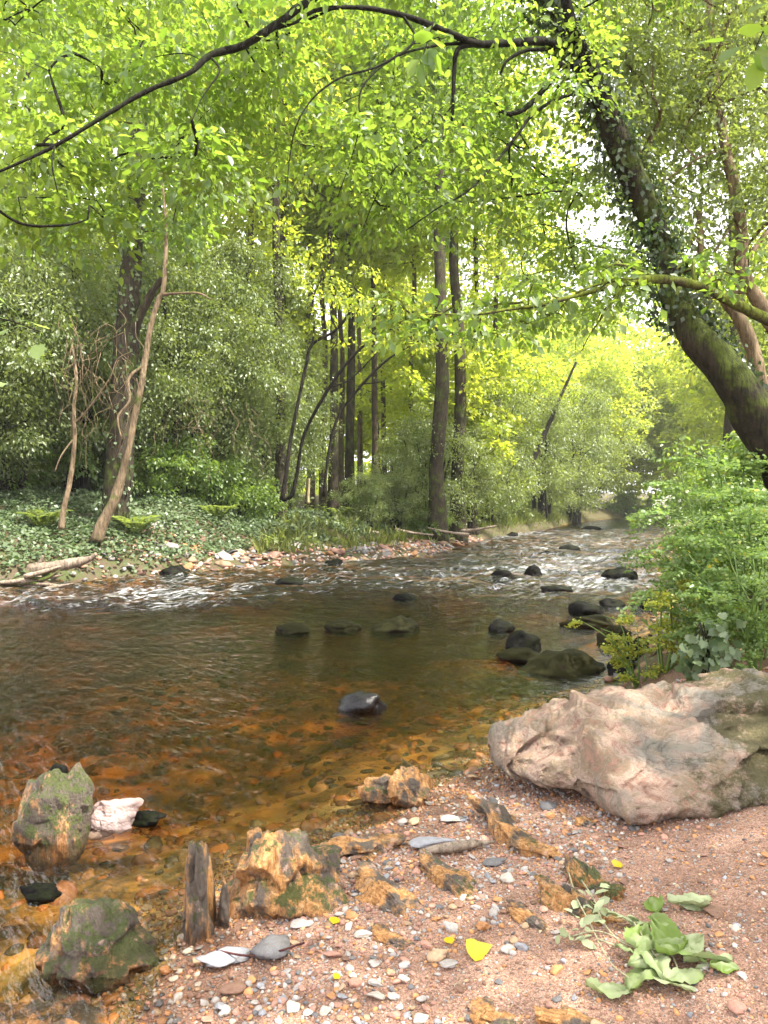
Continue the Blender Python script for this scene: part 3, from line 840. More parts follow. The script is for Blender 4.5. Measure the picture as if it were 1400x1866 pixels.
# dark thin stems around the opening
stem_tree('curved_sapling', 'thin black stem curving up from the bank and arching right across the opening', [
    [(505, 912, 8.2, 22.5), (530, 905, 8.2, 22.4), (540, 870, 6.8, 22.4), (552, 800, 6.1, 22.3), (571, 757, 6.1, 22.2), (600, 707, 6.1, 22), (636, 657, 5.4, 21.8), (686, 611, 4.8, 21.6), (720, 598, 3.4, 21.5)],
    [(600, 707, 3.4, 22), (640, 690, 2.7, 21.9), (690, 640, 2.0, 21.6)]], M['twig'], clusters=boxes([(560, 760, 520, 640, 20.8, 22.5, 16)]), lm=M['lime'], nl=40, size=0.13, rad=0.45)
stem_tree('forked_sapling', 'thin black stem forking into a crooked branch above the opening', [
    [(514, 912, 9.5, 21.6), (522, 861, 7.5, 21.6), (530, 800, 6.8, 21.7), (543, 736, 6.1, 21.7), (557, 670, 6.1, 21.8), (569, 628, 5.4, 21.8), (610, 603, 5.4, 21.7), (640, 567, 4.8, 21.6), (656, 540, 4.1, 21.6), (646, 524, 3.4, 21.6)],
    [(569, 628, 4.1, 21.8), (573, 590, 3.4, 21.9), (571, 543, 3.4, 22), (590, 500, 2.0, 22)]], M['twig'], clusters=boxes([(540, 690, 430, 560, 21, 23, 12)]), lm=M['lime'], nl=36, size=0.13, rad=0.45)
stem_tree('bent_sapling', 'thin dark branch slanting up right in front of the pale trunk', [
    [(590, 905, 6.1, 24), (600, 820, 5.4, 24), (618, 756, 4.8, 24), (661, 700, 4.8, 23.8), (707, 655, 4.1, 23.6), (757, 625, 2.7, 23.4), (800, 600, 2.0, 23.2)],
    [(661, 700, 2.7, 23.8), (700, 695, 2.0, 23.7)]], M['twig'], clusters=boxes([(740, 860, 560, 640, 22.5, 24, 10)]), lm=M['lime'], nl=36, size=0.13, rad=0.45)
stem_tree('leaning_sapling', 'dark sapling leaning right over the grassy bank before the bend', [
    [(936, 920, 11, 40), (958, 870, 10, 40.2), (984, 811, 9, 40.6), (1004, 765, 8, 41), (1020, 727, 6, 41.4), (1050, 660, 4, 42)]], M['twig'])

# fence post, ferns
P = np.array([pt(561, 918, 24.5), pt(561.5, 893, 24.5), pt(562, 872, 24.5)])
V, T = tube(P, 0.062, 4, 6, 0.06, 3)
tag(mk('wooden_post', V, T, M['post'], origin=P[0]), 'short pale wooden post standing before the dark trunks', 'post')
def fern(label, px, py, Y, s, nf=13, mt='holly'):
    b_ = pt(px, py, Y); b_[2] = ground_z(b_[0], b_[1])
    Pl, Dl, Nl, Ll = [], [], [], []
    stems = []
    for f in range(nf):
        a = f / nf * 6.28 + rng.normal()*0.2; L = s * rng.uniform(0.8, 1.15)
        h = np.array([math.cos(a), math.sin(a), 0]); t = np.linspace(0, 1, 18)
        Pm = b_ + h * (L*0.85*t)[:, None] + np.array([0, 0, 1]) * (L * (1.5*t - 0.95*t*t))[:, None]
        stems.append(tube(Pm[::3], np.linspace(0.007, 0.002, 6)*s, 4))
        sd2 = np.cross(h, [0, 0, 1])
        for sgn in (1, -1):
            Pl.append(Pm[2:]); Dl.append(np.tile(sd2*sgn, (16, 1)) + 0.5*np.gradient(Pm, axis=0)[2:]/L*10*0.3); Nl.append(np.tile([0, 0, 1.0], (16, 1)) + 0.2*rng.normal(size=(16, 3)))
            Ll.append(L * 0.26 * np.sin(np.pi*np.clip(t[2:]*0.9+0.12, 0, 1))**0.8 + 0.01)
    V, T, v = leaves(np.concatenate(Pl), np.concatenate(Dl), np.concatenate(Nl), np.concatenate(Ll), np.concatenate(Ll)*0.32)
    e = empty('fern', b_, label, 'fern', 'ferns in the wood')
    mk('foliage', V, T, M[mt], e, {'v': v * 0.9}, smooth=False)
    V, T = join(stems); mk('stalk', V, T, M['stem'], e, {'v': np.zeros(len(V))})
fern('arching green fern under the trees right of the wooden post', 665, 905, 27, 1.0)
fern('dull fern in shade left of the silvery bush', 625, 905, 28.5, 0.8)
fern('leafy fern at the top of the ivy slope', 395, 905, 20.5, 0.8)
fern('bright fern beside the foot of the leaning trunk', 248, 930, 16.6, 0.7)
fern('fern in the shade at the foot of the slim pale stem', 80, 955, 15.8, 0.7)

# ground cover
def cover(name, label, cat, n, xr, yr, cond, size, mt, hgt=0.12, tilt=0.5, asp=0.85, up=1.0):
    x = rng.uniform(*xr, n); y = rng.uniform(*yr, n)
    z, sd, wb, wr, wf = terrain(x, y)
    k = cond(x, y, sd, wb, wr, wf); x, y, z = x[k], y[k], z[k]; m = len(x)
    lump = 0.5 + 0.5*fbm(P2(x*1.1, y*1.1), 3, 51)
    z = z + hgt*(0.2 + 1.6*np.clip(lump, 0, 1)) * rng.random(m)**0.6
    N = nrm(np.array([0, -0.35, up]) + rng.normal(size=(m, 3))*tilt); D = nrm(rng.normal(size=(m, 3))*np.array([1, 1, 0.4]) + np.array([0, -0.4, -0.3]))
    L = size*(0.6 + 0.8*rng.random(m))
    V, T, v = leaves(np.stack([x, y, z], -1), D, N, L, L*asp, 'diamond', np.clip(0.55*rng.random(m) + 0.45*lump, 0, 1))
    return tag(mk(name, V, T, mt, None, {'v': v}, smooth=False), label, cat, kind='stuff')
cover('ivy_carpet', 'glossy ivy carpet covering the left slope of the far bank', 'ivy', 150000, (-13, 3.5), (11, 30),
      lambda x, y, sd, wb, wr, wf: (sd > 0.22 + 1.9*sstep(-4.6, -3.2, x) + 0.15*rng.normal(size=len(x))) & (sd < 8) & (wf > 0.5) & (fbm(P2(x*0.8, y*0.8), 3, 61) > -0.42 + 0.55*sstep(-2, 3, x) - 0.3*(x < -4) + 0.22*(x < -6)), 0.085, M['ivy'], 0.22)
cover('woodland_undergrowth', 'low leafy undergrowth along the far bank', 'undergrowth', 60000, (-3, 30), (19, 75),
      lambda x, y, sd, wb, wr, wf: (sd > 0.8 + 0.25*rng.normal(size=len(x))) & (sd < 9) & (wf > 0.5) & (fbm(P2(x*0.5, y*0.5), 3, 63) > -0.1), 0.17, M['holly'], 0.45, 0.7, 0.55)
cover('right_bank_undergrowth', 'low leafy undergrowth along the right bank', 'undergrowth', 42000, (1.5, 26), (4.6, 60),
      lambda x, y, sd, wb, wr, wf: (sd > 0.3 + 0.15*rng.normal(size=len(x))) & (sd < 7) & (wr > 0.55), 0.09, M['herb'], 0.35, 0.7, 0.6)
cover('bank_litter', 'brown fallen leaves and debris on the banks', 'leaf litter', 16000, (-13, 14), (5, 32),
      lambda x, y, sd, wb, wr, wf: (sd > 0.05) & (sd < 5) & (wb < 0.4), 0.07, None, 0.02, 0.6, 0.7)
def litter_mat():
    g = G(new_mat('dead_leaf')); v = g.attr('v').outputs['Fac']
    return g.out(g.pbr(g.mix(v, (0.10, 0.055, 0.03), (0.32, 0.2, 0.11)), 0.8))
M['litter'] = litter_mat(); bpy.data.objects['bank_litter'].data.materials.append(M['litter'])
def grass(name, label, n, xr, yr, cond, L0, mt):
    x = rng.uniform(*xr, n); y = rng.uniform(*yr, n); z, sd, wb, wr, wf = terrain(x, y)
    k = cond(x, y, sd, wb, wr, wf); x, y, z = x[k], y[k], z[k]; m = len(x)
    c = P2(np.round(x*1.6 + 0.2*rng.normal(size=m)), np.round(y*1.6))
    D = nrm(rng.normal(size=(m, 3))*0.45 + np.array([-0.05, -0.35, 1.0])); N = nrm(np.array([0, -1.0, 0.5]) + rng.normal(size=(m, 3))*0.4)
    L = L0*(0.5 + rng.random(m)) * (0.7 + 0.5*vnoise(c*1.7, 3))
    V, T, v = leaves(np.stack([x, y, z-0.02], -1), D, N, L, L*0.09 + 0.012, 'diamond')
    tag(mk(name, V, T, mt, None, {'v': v}, smooth=False), label, 'grass', kind='stuff')
grass('bank_grass', 'long yellowish grass along the edge of the far bank', 190000, (-5, 26), (17, 70),
      lambda x, y, sd, wb, wr, wf: (sd > 1.25 - 0.9*sstep(3, 6, x) + 0.2*rng.normal(size=len(x))) & (sd < 3.6) & (wf > 0.5) & (fbm(P2(x*0.7, y*0.7), 3, 67) > -0.3 - 0.5*sstep(2, 6, x)) & (x > -3.2), 0.42, M['grass'])

# ------------------------------------------------------------------ right bank: the big leaning tree
stems = [
 [(1560, 1020, 167.2, 6.4), (1490, 930, 132.0, 6.4), (1415, 810, 95.0, 6.45), (1352, 722, 75.7, 6.5), (1312, 668, 65.1, 6.55), (1272, 620, 56.3, 6.6), (1242, 572, 47.5, 6.7), (1220, 515, 42.2, 6.85), (1205, 450, 40.5, 7), (1178, 380, 42.2, 7), (1140, 295, 44.0, 7), (1102, 200, 42.2, 7), (1062, 115, 39.6, 7), (1022, 40, 35.2, 7), (985, -40, 29.9, 7), (940, -160, 21.1, 7), (900, -300, 10.6, 7)],
 [(1100, 195, 29.9, 7), (1082, 130, 26.4, 6.9), (1052, 70, 24.6, 6.8), (1032, 0, 21.1, 6.7), (1035, -90, 14.1, 6.6), (1060, -220, 7.9, 6.5)],
 [(1062, 95, 18.3, 7), (1000, 76, 15.5, 6.7), (930, 78, 14.1, 6.4), (870, 80, 13.4, 6.2), (825, 62, 12.0, 6), (790, 48, 11.3, 5.8), (735, 28, 9.8, 5.6), (660, 14, 8.5, 5.4), (580, 18, 7.0, 5.2), (540, 40, 5.6, 5), (480, 60, 3.5, 4.9)],
 [(985, -40, 18.3, 7), (880, -95, 18.3, 6.4), (760, -100, 17.6, 5.7), (650, -55, 16.9, 5.3), (565, 0, 15.5, 5), (510, 40, 14.8, 4.9), (445, 82, 13.4, 4.8), (385, 100, 12.6, 4.7), (345, 133, 9.8, 4.6), (270, 165, 8.5, 4.5), (200, 205, 7.8, 4.4), (100, 266, 6.3, 4.3), (0, 312, 5.0, 4.2), (-120, 360, 2.8, 4.1)],
 [(1048, 120, 14.1, 7), (1020, 118, 12.6, 6.7), (1005, 145, 10.6, 6.6), (960, 195, 9.1, 6.5), (925, 207, 7.8, 6.4), (905, 190, 4.2, 6.4), (890, 165, 2.8, 6.4)],
 [(1068, 168, 8.5, 7), (1030, 175, 7.0, 6.8), (975, 205, 6.3, 6.6), (940, 250, 5.6, 6.4), (900, 300, 5.0, 6.2), (850, 350, 4.2, 6), (800, 378, 2.8, 5.9), (740, 420, 2.1, 5.8)],
 [(1010, 90, 7.0, 6.8), (960, 92, 7.0, 6.7), (925, 110, 5.6, 6.6), (912, 135, 3.5, 6.6)],
 [(870, 80, 9.1, 6.2), (835, 90, 9.1, 6.1), (828, 130, 8.5, 6.1), (826, 190, 7.0, 6.1), (823, 222, 5.0, 6.1)],
 [(735, 28, 5.6, 5.6), (755, 75, 5.0, 5.5), (690, 120, 4.2, 5.3), (620, 142, 3.5, 5.1), (570, 180, 3.2, 5), (540, 230, 2.8, 4.9), (528, 290, 2.1, 4.9), (522, 360, 1.4, 4.8)],
 [(870, 80, 5.6, 6.2), (800, 82, 5.6, 6), (720, 105, 4.2, 5.7), (660, 160, 3.5, 5.5), (655, 230, 2.8, 5.4), (640, 290, 2.1, 5.3), (615, 360, 1.4, 5.3)],
 [(826, 190, 3.5, 6.1), (780, 250, 3.5, 6), (735, 290, 2.8, 5.9), (690, 350, 2.1, 5.8), (660, 420, 1.4, 5.8)],
 [(385, 105, 5.0, 4.7), (400, 130, 4.2, 4.6), (370, 175, 2.8, 4.5), (350, 220, 2.1, 4.4)],
 [(100, 266, 3.5, 4.3), (95, 300, 2.8, 4.2), (105, 350, 2.1, 4.2)],
 [(-60, 330, 5.6, 4.2), (0, 385, 5.6, 4.3), (50, 410, 5.6, 4.4), (120, 410, 4.2, 4.5), (160, 400, 2.1, 4.6)],
]
CL = boxes([(-60, 640, -140, 120, 4.0, 6.4, 62), (-60, 420, 100, 330, 3.9, 5.2, 46), (380, 760, 60, 330, 4.6, 6.5, 34), (640, 1060, -120, 160, 5.2, 7.5, 46),
            (600, 900, 200, 430, 5.2, 6.6, 24), (860, 1080, 180, 460, 6.0, 8.0, 26), (0, 200, 320, 430, 4.1, 4.8, 9), (1040, 1250, -150, 90, 6, 8, 22), (1000, 1250, 420, 560, 6.2, 7.6, 10), (950, 1210, 290, 580, 8.0, 11, 46)])
near_ = 0.55 + 0.5*rng.random(len(CL)); kk = (CL[:, 1] + near_)/CL[:, 1]; CL = np.stack([CL[:, 0]*kk, CL[:, 1] + near_, CAM_Z + (CL[:, 2]-CAM_Z)*kk], -1)
# unseen leaf clusters above the picture, added to shade the beach
up = np.stack([rng.uniform(-4, 5, 60), rng.uniform(3.2, 8.5, 60), rng.uniform(6.5, 9.0, 60)], -1)
P0, r0 = poly(stems[0])
bt = empty('leaning_mossy_tree', P0[0], 'big mossy trunk leaning left from the right bank with boughs arching over the river', 'tree')
parts, seeds = [], []
for i, s in enumerate(stems):
    P, r = poly(s)
    parts.append((tube(P, r, 28 if i == 0 else 8, 10 if i == 0 else 6, 0.30, 40+i))); seeds.append(catmull(P, 5))
V, T = parts[0]; mk('trunk', V, T, M['bark_moss'], bt)
tw = grow(seeds[1:], np.vstack([CL, up]), 0.0022, sag=0.04, ns=4, maxr=0.010, by_seed=True)
for k, q in enumerate(parts[1:]):
    V, T = join([q] + tw[k]); mk('bough', V, T, M['bough'], bt)
V, T, v = cluster_leaves(CL, 135, 0.44, 0.06, 0.16, 0.3, 0.38, 0.6, 'oval', 0.4)
mk('crown', V, T, M['canopy'], bt, {'v': v}, smooth=False)
V, T, v = cluster_leaves(up, 60, 0.62, 0.13, 0.3, 0.2, 0.6, 0.65)
mk('crown', V, T, M['canopy'], bt, {'v': v}, smooth=False)  # crown leaves out of view, added for their shade
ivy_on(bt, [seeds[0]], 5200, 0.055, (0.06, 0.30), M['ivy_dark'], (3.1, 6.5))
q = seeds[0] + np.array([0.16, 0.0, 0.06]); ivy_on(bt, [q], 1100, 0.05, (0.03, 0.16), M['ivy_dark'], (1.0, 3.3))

shade_tree = tall_tree('broadleaf_tree', 'unseen spreading broadleaf tree added beyond the right edge to shade the beach', 11, 4.6, 4.2, 90, 110, 0.15, M['canopy'], M['bark_dark'], 0.2)
shade_tree.location = (5.6, 0.2, 0.3)  # stands out of view, added to keep sun off the beach
# evergreen tree with pale stems at right
rt = [
 [(1480, 900, 37.4, 8.0), (1420, 790, 31.7, 7.9), (1390, 715, 27.4, 7.8), (1372, 640, 25.9, 7.8), (1350, 585, 23.8, 7.8), (1322, 545, 21.6, 7.9), (1300, 520, 17.3, 8), (1280, 470, 13.0, 8.1), (1274, 380, 10.1, 8.2)],
 [(1480, 900, 33.1, 8.2), (1450, 740, 28.8, 8.2), (1420, 620, 27.4, 8.2), (1388, 560, 25.9, 8.2), (1352, 490, 24.5, 8.2), (1352, 430, 21.6, 8.2), (1340, 350, 20.2, 8.2), (1322, 270, 18.7, 8.3), (1310, 190, 15.8, 8.4), (1298, 90, 13.0, 8.5), (1290, -60, 8.6, 8.6)],
 [(1352, 485, 10.1, 8.2), (1400, 420, 8.6, 8.3), (1440, 370, 6.5, 8.4)],
 [(1338, 400, 6.5, 8.2), (1305, 455, 5.8, 8), (1296, 466, 3.6, 7.9)],
 [(1322, 270, 5.0, 8.3), (1270, 290, 4.3, 8.1), (1200, 340, 2.9, 8), (1160, 390, 2.2, 7.9)],
]
et, es = stem_tree('pale_stemmed_evergreen', 'evergreen tree with two pale crooked stems behind the leaning trunk at right', rt, M['bark_pale'],
    clusters=boxes([(1080, 1440, -140, 220, 7.4, 11, 170), (1140, 1440, 180, 440, 7.6, 10.5, 100), (1230, 1430, 400, 640, 8.3, 9.6, 26), (1080, 1200, 60, 330, 7.3, 8.6, 24)]),
    lm=M['holly'], nl=130, size=0.06, rad=0.36)
mb = [
 [(1560, 640, 37.2, 6.9), (1470, 606, 27.3, 6.8), (1400, 582, 22.3, 6.7), (1335, 552, 17.4, 6.6), (1290, 528, 16.1, 6.5), (1245, 514, 16.1, 6.4), (1195, 509, 16.1, 6.3), (1140, 516, 12.4, 6.2), (1090, 528, 9.9, 6.1), (1040, 541, 8.7, 6), (985, 556, 7.4, 5.9), (930, 563, 6.2, 5.8), (880, 571, 5.0, 5.7), (830, 573, 3.7, 5.6), (770, 573, 2.5, 5.5), (720, 590, 1.9, 5.4)],
 [(1195, 505, 8.7, 6.3), (1150, 508, 8.1, 6.2), (1100, 515, 6.2, 6.15), (1050, 533, 4.3, 6.0)],
 [(1140, 520, 5.0, 6.2), (1100, 575, 3.7, 6.1), (1075, 610, 2.5, 6.1), (1060, 640, 1.6, 6.1)],
 [(1040, 541, 3.7, 6), (1010, 570, 2.5, 6), (960, 590, 1.9, 5.9)],
]
mt_, ms = stem_tree('overhanging_mossy_branch', 'long bright mossy branch reaching left across the leaning trunk from the right edge', mb, M['bark_moss2'], 'branch',
    clusters=boxes([(1060, 1380, 440, 540, 6.0, 7.2, 22), (700, 960, 540, 640, 5.3, 6.0, 15), (880, 1120, 500, 600, 5.7, 6.4, 16)]), lm=M['canopy'], nl=30, size=0.075, rad=0.22, trunk='bough')

# near leaves at the picture's edges
def leaf_spray(label, pts, n, size, spread, mt, seed, tm='lobed'):
    P = np.array([pt(*p) for p in pts]); Q = catmull(P, 8)
    e = empty('leafy_twig', P[0], label, 'branch', 'leafy twigs close to the camera')
    V, T = tube(Q, np.linspace(0.005, 0.002, len(Q)), 5); mk('twig', V, T, M['twig'], e)
    r_ = np.random.default_rng(seed)
    idx = r_.integers(2, len(Q), n); A = Q[idx]
    off = r_.normal(size=(n, 3)) * spread
    B = A + off; V0 = []
    D = nrm(off + np.array([0, 0, -0.02])); N = nrm(np.array([0.0, -0.5, 1.0]) + 0.35*r_.normal(size=(n, 3)))
    for a, b_ in zip(A, B): V0.append(tube(np.array([a, (a+b_)/2 + [0, 0, 0.01], b_]), 0.0014, 4))
    V, T = join(V0); mk('stalk', V, T, M['stem'], e, {'v': np.zeros(len(V))})
    V, T, v = leaves(B, D, N, size*(0.7+0.5*r_.random(n)), size*0.9, tm, r_.random(n)*0.9); mk('foliage', V, T, mt, e, {'v': v})
leaf_spray('pale lobed leaves hanging into the left edge above the evergreen screen', [(-120, 520, 3.0), (-40, 570, 3.0), (20, 585, 3.0), (75, 605, 3.0)], 16, 0.095, 0.05, M['herb'], 5)
leaf_spray('lobed leaf on a twig at the left edge below the pale hanging leaves', [(-90, 690, 3.1), (-40, 715, 3.1), (-5, 725, 3.1)], 4, 0.07, 0.02, M['herb'], 6)
leaf_spray('large green leaves hanging into the top right corner', [(1460, -60, 2.6), (1420, 10, 2.6), (1390, 60, 2.6), (1375, 95, 2.6)], 16, 0.09, 0.05, M['canopy'], 7, 'oval')
leaf_spray('cluster of dark leaves hanging from the bough at top centre', [(790, 40, 4.6), (778, 80, 4.6), (770, 105, 4.6)], 9, 0.14, 0.03, M['canopy'], 8, 'oval')

# ------------------------------------------------------------------ right bank plants
def herb(seed, h, nst=11, fr=4, leaflet=0.05, mt='herb', spread=0.75):
    """feathery plant: stems with compound leaves"""
    r_ = np.random.default_rng(seed)
    e = empty('feathery_plant', (0, 0, 0), '', 'plant')
    st, P, D, N, S = [], [], [], [], []
    for s in range(nst):
        a = r_.random()*6.28; ln = r_.uniform(0.1, spread); H = h*r_.uniform(0.55, 1.0)
        hd = np.array([math.cos(a), math.sin(a), 0])
        Q = catmull(np.array([hd*0.03, hd*0.2*ln*H + [0, 0, H*0.4], hd*0.55*ln*H + [0, 0, H*0.8], hd*ln*H + [0, 0, H]]) + np.r_[np.zeros((1, 3)), r_.normal(size=(3, 3))*0.04*h], 6)
        st.append(tube(Q, np.linspace(0.011, 0.003, len(Q)), 5))
        for f in range(fr):
            t = r_.uniform(0.25, 1.0); p0 = Q[int(t*(len(Q)-1))]
            b_ = r_.random()*6.28; L = r_.uniform(0.22, 0.42)*h*0.8
            hf = nrm(np.array([math.cos(b_), math.sin(b_), 0]) + hd*0.5)
            tt = np.linspace(0, 1, 8)[:, None]
            R_ = p0 + hf*L*tt + np.array([0, 0, 1.0])*(L*(r_.uniform(0.2, 1.0)*tt - r_.uniform(0.3, 1.0)*tt*tt))
            st.append(tube(R_, np.linspace(0.004, 0.0015, 8), 4))
            up_ = np.array([0, 0, 1.0]); sd2 = np.cross(hf, up_)
            for i in range(2, 8):
                for sg in ((1, -1) if i < 7 else (0,)):
                    pl = L*0.42*(1 - 0.75*(i-2)/6)
                    pd = nrm(sd2*sg + hf*0.7 - up_*0.15) if sg else hf
                    k = 6
                    u = np.array([0.35, 0.35, 0.65, 0.65, 0.95, 1.0]); sgn = np.array([1, -1, 1, -1, 0.4, -0.4])
                    q = R_[i] + pd*(pl*u)[:, None]
                    dd = pd + np.cross(pd, up_)*(sgn*0.9)[:, None]
                    P.append(q); D.append(dd); N.append(up_ + 0.75*r_.normal(size=(k, 3))); S.append(leaflet*(0.7 + 0.6*r_.random(k)))
    V, T = join(st); mk('stems', V, T, M['stem'], e, {'v': np.zeros(len(V))})
    P, D, N, S = np.concatenate(P), np.concatenate(D), np.concatenate(N), np.concatenate(S)
    P = np.concatenate([P, P + rng.normal(size=P.shape)*leaflet*0.5]); D = np.concatenate([D, D + rng.normal(size=D.shape)*0.6]); N = np.concatenate([N, N + rng.normal(size=N.shape)*0.4]); S = np.concatenate([S, S*0.8])*0.68
    V, T, v = leaves(P, D, N, S, S*0.9, 'lobed', np.clip(rng.random(len(P))*0.98, 0, 1)); mk('foliage', V, T, M[mt], e, {'v': v}, smooth=False)
    return e
GH = 'feathery plants on the right bank'
def put2(proto, spots, grp):
    for i, (px, py, Y, s, lab) in enumerate(spots):
        b_ = pt(px, py, Y); loc = (b_[0], b_[1], ground_z(b_[0], b_[1]) - 0.03)
        if i == 0: proto.location = loc; proto.scale = (s, s, s); proto['label'] = lab; proto['group'] = grp; proto.rotation_euler = (0, 0, rng.random()*6.28)
        else: dup(proto, loc, rng.random()*6.28, s, lab, grp)
h1 = herb(31, 1.3, 8, 4); h2 = herb(32, 1.0, 9, 4, 0.045, 'herb', 1.1); h3 = herb(33, 0.75, 7, 3, 0.042, 'herb_y', 1.3)
put2(h1, [(1300, 1150, 6.0, 1.0, 'tall feathery green plant leaning over the water behind the boulder'),
          (1385, 1160, 5.4, 1.0, 'tall feathery green plant at the right edge above the boulder'),
          (1345, 1000, 7.6, 1.0, 'tall feathery plant below the leaning mossy trunk'),
          (1340, 1080, 6.6, 1.15, 'tallest feathery plant, growing in the middle of the clump'),
          (1440, 1060, 6.4, 1.2, 'feathery plant at the right edge under the trunk foot'),
          (1375, 1215, 4.9, 0.8, 'feathery plant standing directly on the moss behind the boulder')], GH)
put2(h2, [(1275, 1120, 6.6, 0.95, 'spreading feathery plant leaning over the dark stones'),
          (1430, 1130, 6.0, 1.1, 'feathery plant half cut off by the right edge'),
          (1400, 1010, 7.4, 1.2, 'feathery plant growing under the dark foot of the leaning trunk'),
          (1330, 985, 11.5, 1.1, 'feathery plant farthest up the right bank'),
          (1310, 1190, 5.2, 0.9, 'feathery plant with a thick stalk right above the ivy clump')], GH)
put2(h3, [(1210, 1210, 5.5, 0.85, 'low yellowing plant above the tip of the boulder'),
          (1165, 1235, 5.6, 0.7, 'lowest yellow green plant hanging over the dark pebbles'),
          (1255, 1180, 5.8, 0.9, 'yellowing plant with dry stalks beside the ivy clump')], 'yellowing plants on the right bank')
# ivy clump behind the boulder
c = pt(1290, 1200, 4.62); n = 150
q = c + rng.normal(size=(n, 3))*np.array([0.09, 0.06, 0.11]); q = q[np.argsort(q[:, 2])]
e = empty('ivy_clump', c - [0, 0, 0.25], 'clump of dark glossy ivy hanging behind the boulder', 'ivy')
V, T, v = leaves(q, rng.normal(size=(n, 3))*0.6 + [0, -0.2, -0.6], rng.normal(size=(n, 3))*0.4 + [0, -0.9, 0.5], 0.06*(0.6+0.7*rng.random(n)), 0.06, 'lobed'); mk('foliage', V, T, M['ivy'], e, {'v': v})
V, T = join([tube(catmull(np.array([c + [rng.normal()*0.05, 0.1, 0.2], c + rng.normal(size=3)*0.06, c + [rng.normal()*0.08, 0, -0.2]]), 5), 0.003, 4) for _ in range(9)]); mk('stems', V, T, M['twig'], e)
# ------------------------------------------------------------------ rocks
def rock_orange(name='iron_stained_rock', b=0.0):
    g = G(new_mat(name)); co = g.objco()
    st = g.scale(co, (60, 60, 9), (0.45, 0.3, 0.3))
    n1 = g.noise(st, 1.0, 6, 0.7, 0.5); n2 = g.noise(co, 14, 6, 0.7); n3 = g.noise(g.scale(co, (1, 1, 0.5), (0.4, 0.3, 0)), 8.0, 6, 0.68)
    c = g.ramp(n1, [(0.22, (0.05, 0.032, 0.02)), (0.40, (0.30, 0.14, 0.045)), (0.52, (0.50, 0.25, 0.085)), (0.68, (0.62, 0.38, 0.19)), (0.8, (0.42, 0.26, 0.2))])
    c = g.mix(g.ramp(n3, [(0.46 - b, 0.0), (0.56 - b, 0.92)]), c, g.mix(n2, (0.035, 0.035, 0.032), (0.11, 0.10, 0.09)))
    c = g.mix(g.ramp(n2, [(0.60, 0.0), (0.68, 0.8)]), c, (0.55, 0.36, 0.28))
    k = g.math('ADD', g.math('ADD', g.noise(co, 22, 7, 0.75), g.math('MULTIPLY', g.nz(), 0.20)), g.math('MULTIPLY', g.noise(co, 5, 3), 0.35))
    mossf = g.ramp(g.math('SUBTRACT', g.math('ADD', k, g.math('MULTIPLY', g.attr('moss').outputs['Fac'], 0.40)), 0.90), [(0.0, 0.0), (0.10, 0.95)])
    c = g.mix(mossf, c, g.mix(g.noise(co, 120, 3), (0.015, 0.02, 0.005), (0.10, 0.12, 0.025)))
    wet = g.ramp(g.n('SeparateXYZ', i0=g.pos()).outputs[2], [(0.03, 1.0), (0.06, 0.0)])
    c = g.mix(g.math('MULTIPLY', wet, 0.5), c, g.mix(1.0, c, (0.5, 0.36, 0.25), 'MULTIPLY'))
    h = g.math('ADD', g.math('MULTIPLY', n1, 1.0), g.math('MULTIPLY', g.noise(co, 70, 4, 0.7), 0.4))
    return g.out(g.pbr(c, g.mix(n2, (0.35, 0.35, 0.35), (0.8, 0.8, 0.8)), g.bump(h, 0.9, 0.03), 0.4))
def rock_dark(name, c0, c1, mossc, moss, rough, spec=0.3):
    g = G(new_mat(name)); co = g.objco()
    n1 = g.noise(co, 6, 6, 0.7); n2 = g.noise(co, 40, 4, 0.7)
    c = g.mix(g.ramp(n1, [(0.35, 0.0), (0.65, 1.0)]), c0, c1)
    k = g.math('ADD', g.noise(co, 5, 5, 0.7), g.math('MULTIPLY', g.nz(), 0.2))
    c = g.mix(g.ramp(k, [(0.70 - moss, 0.0), (0.80 - moss, 0.9)]), c, g.mix(n2, tuple(x*0.4 for x in mossc), tuple(x*1.5 for x in mossc)))
    return g.out(g.pbr(c, rough, g.bump(g.math('ADD', n1, g.math('MULTIPLY', n2, 0.5)), 0.5, 0.02), spec))
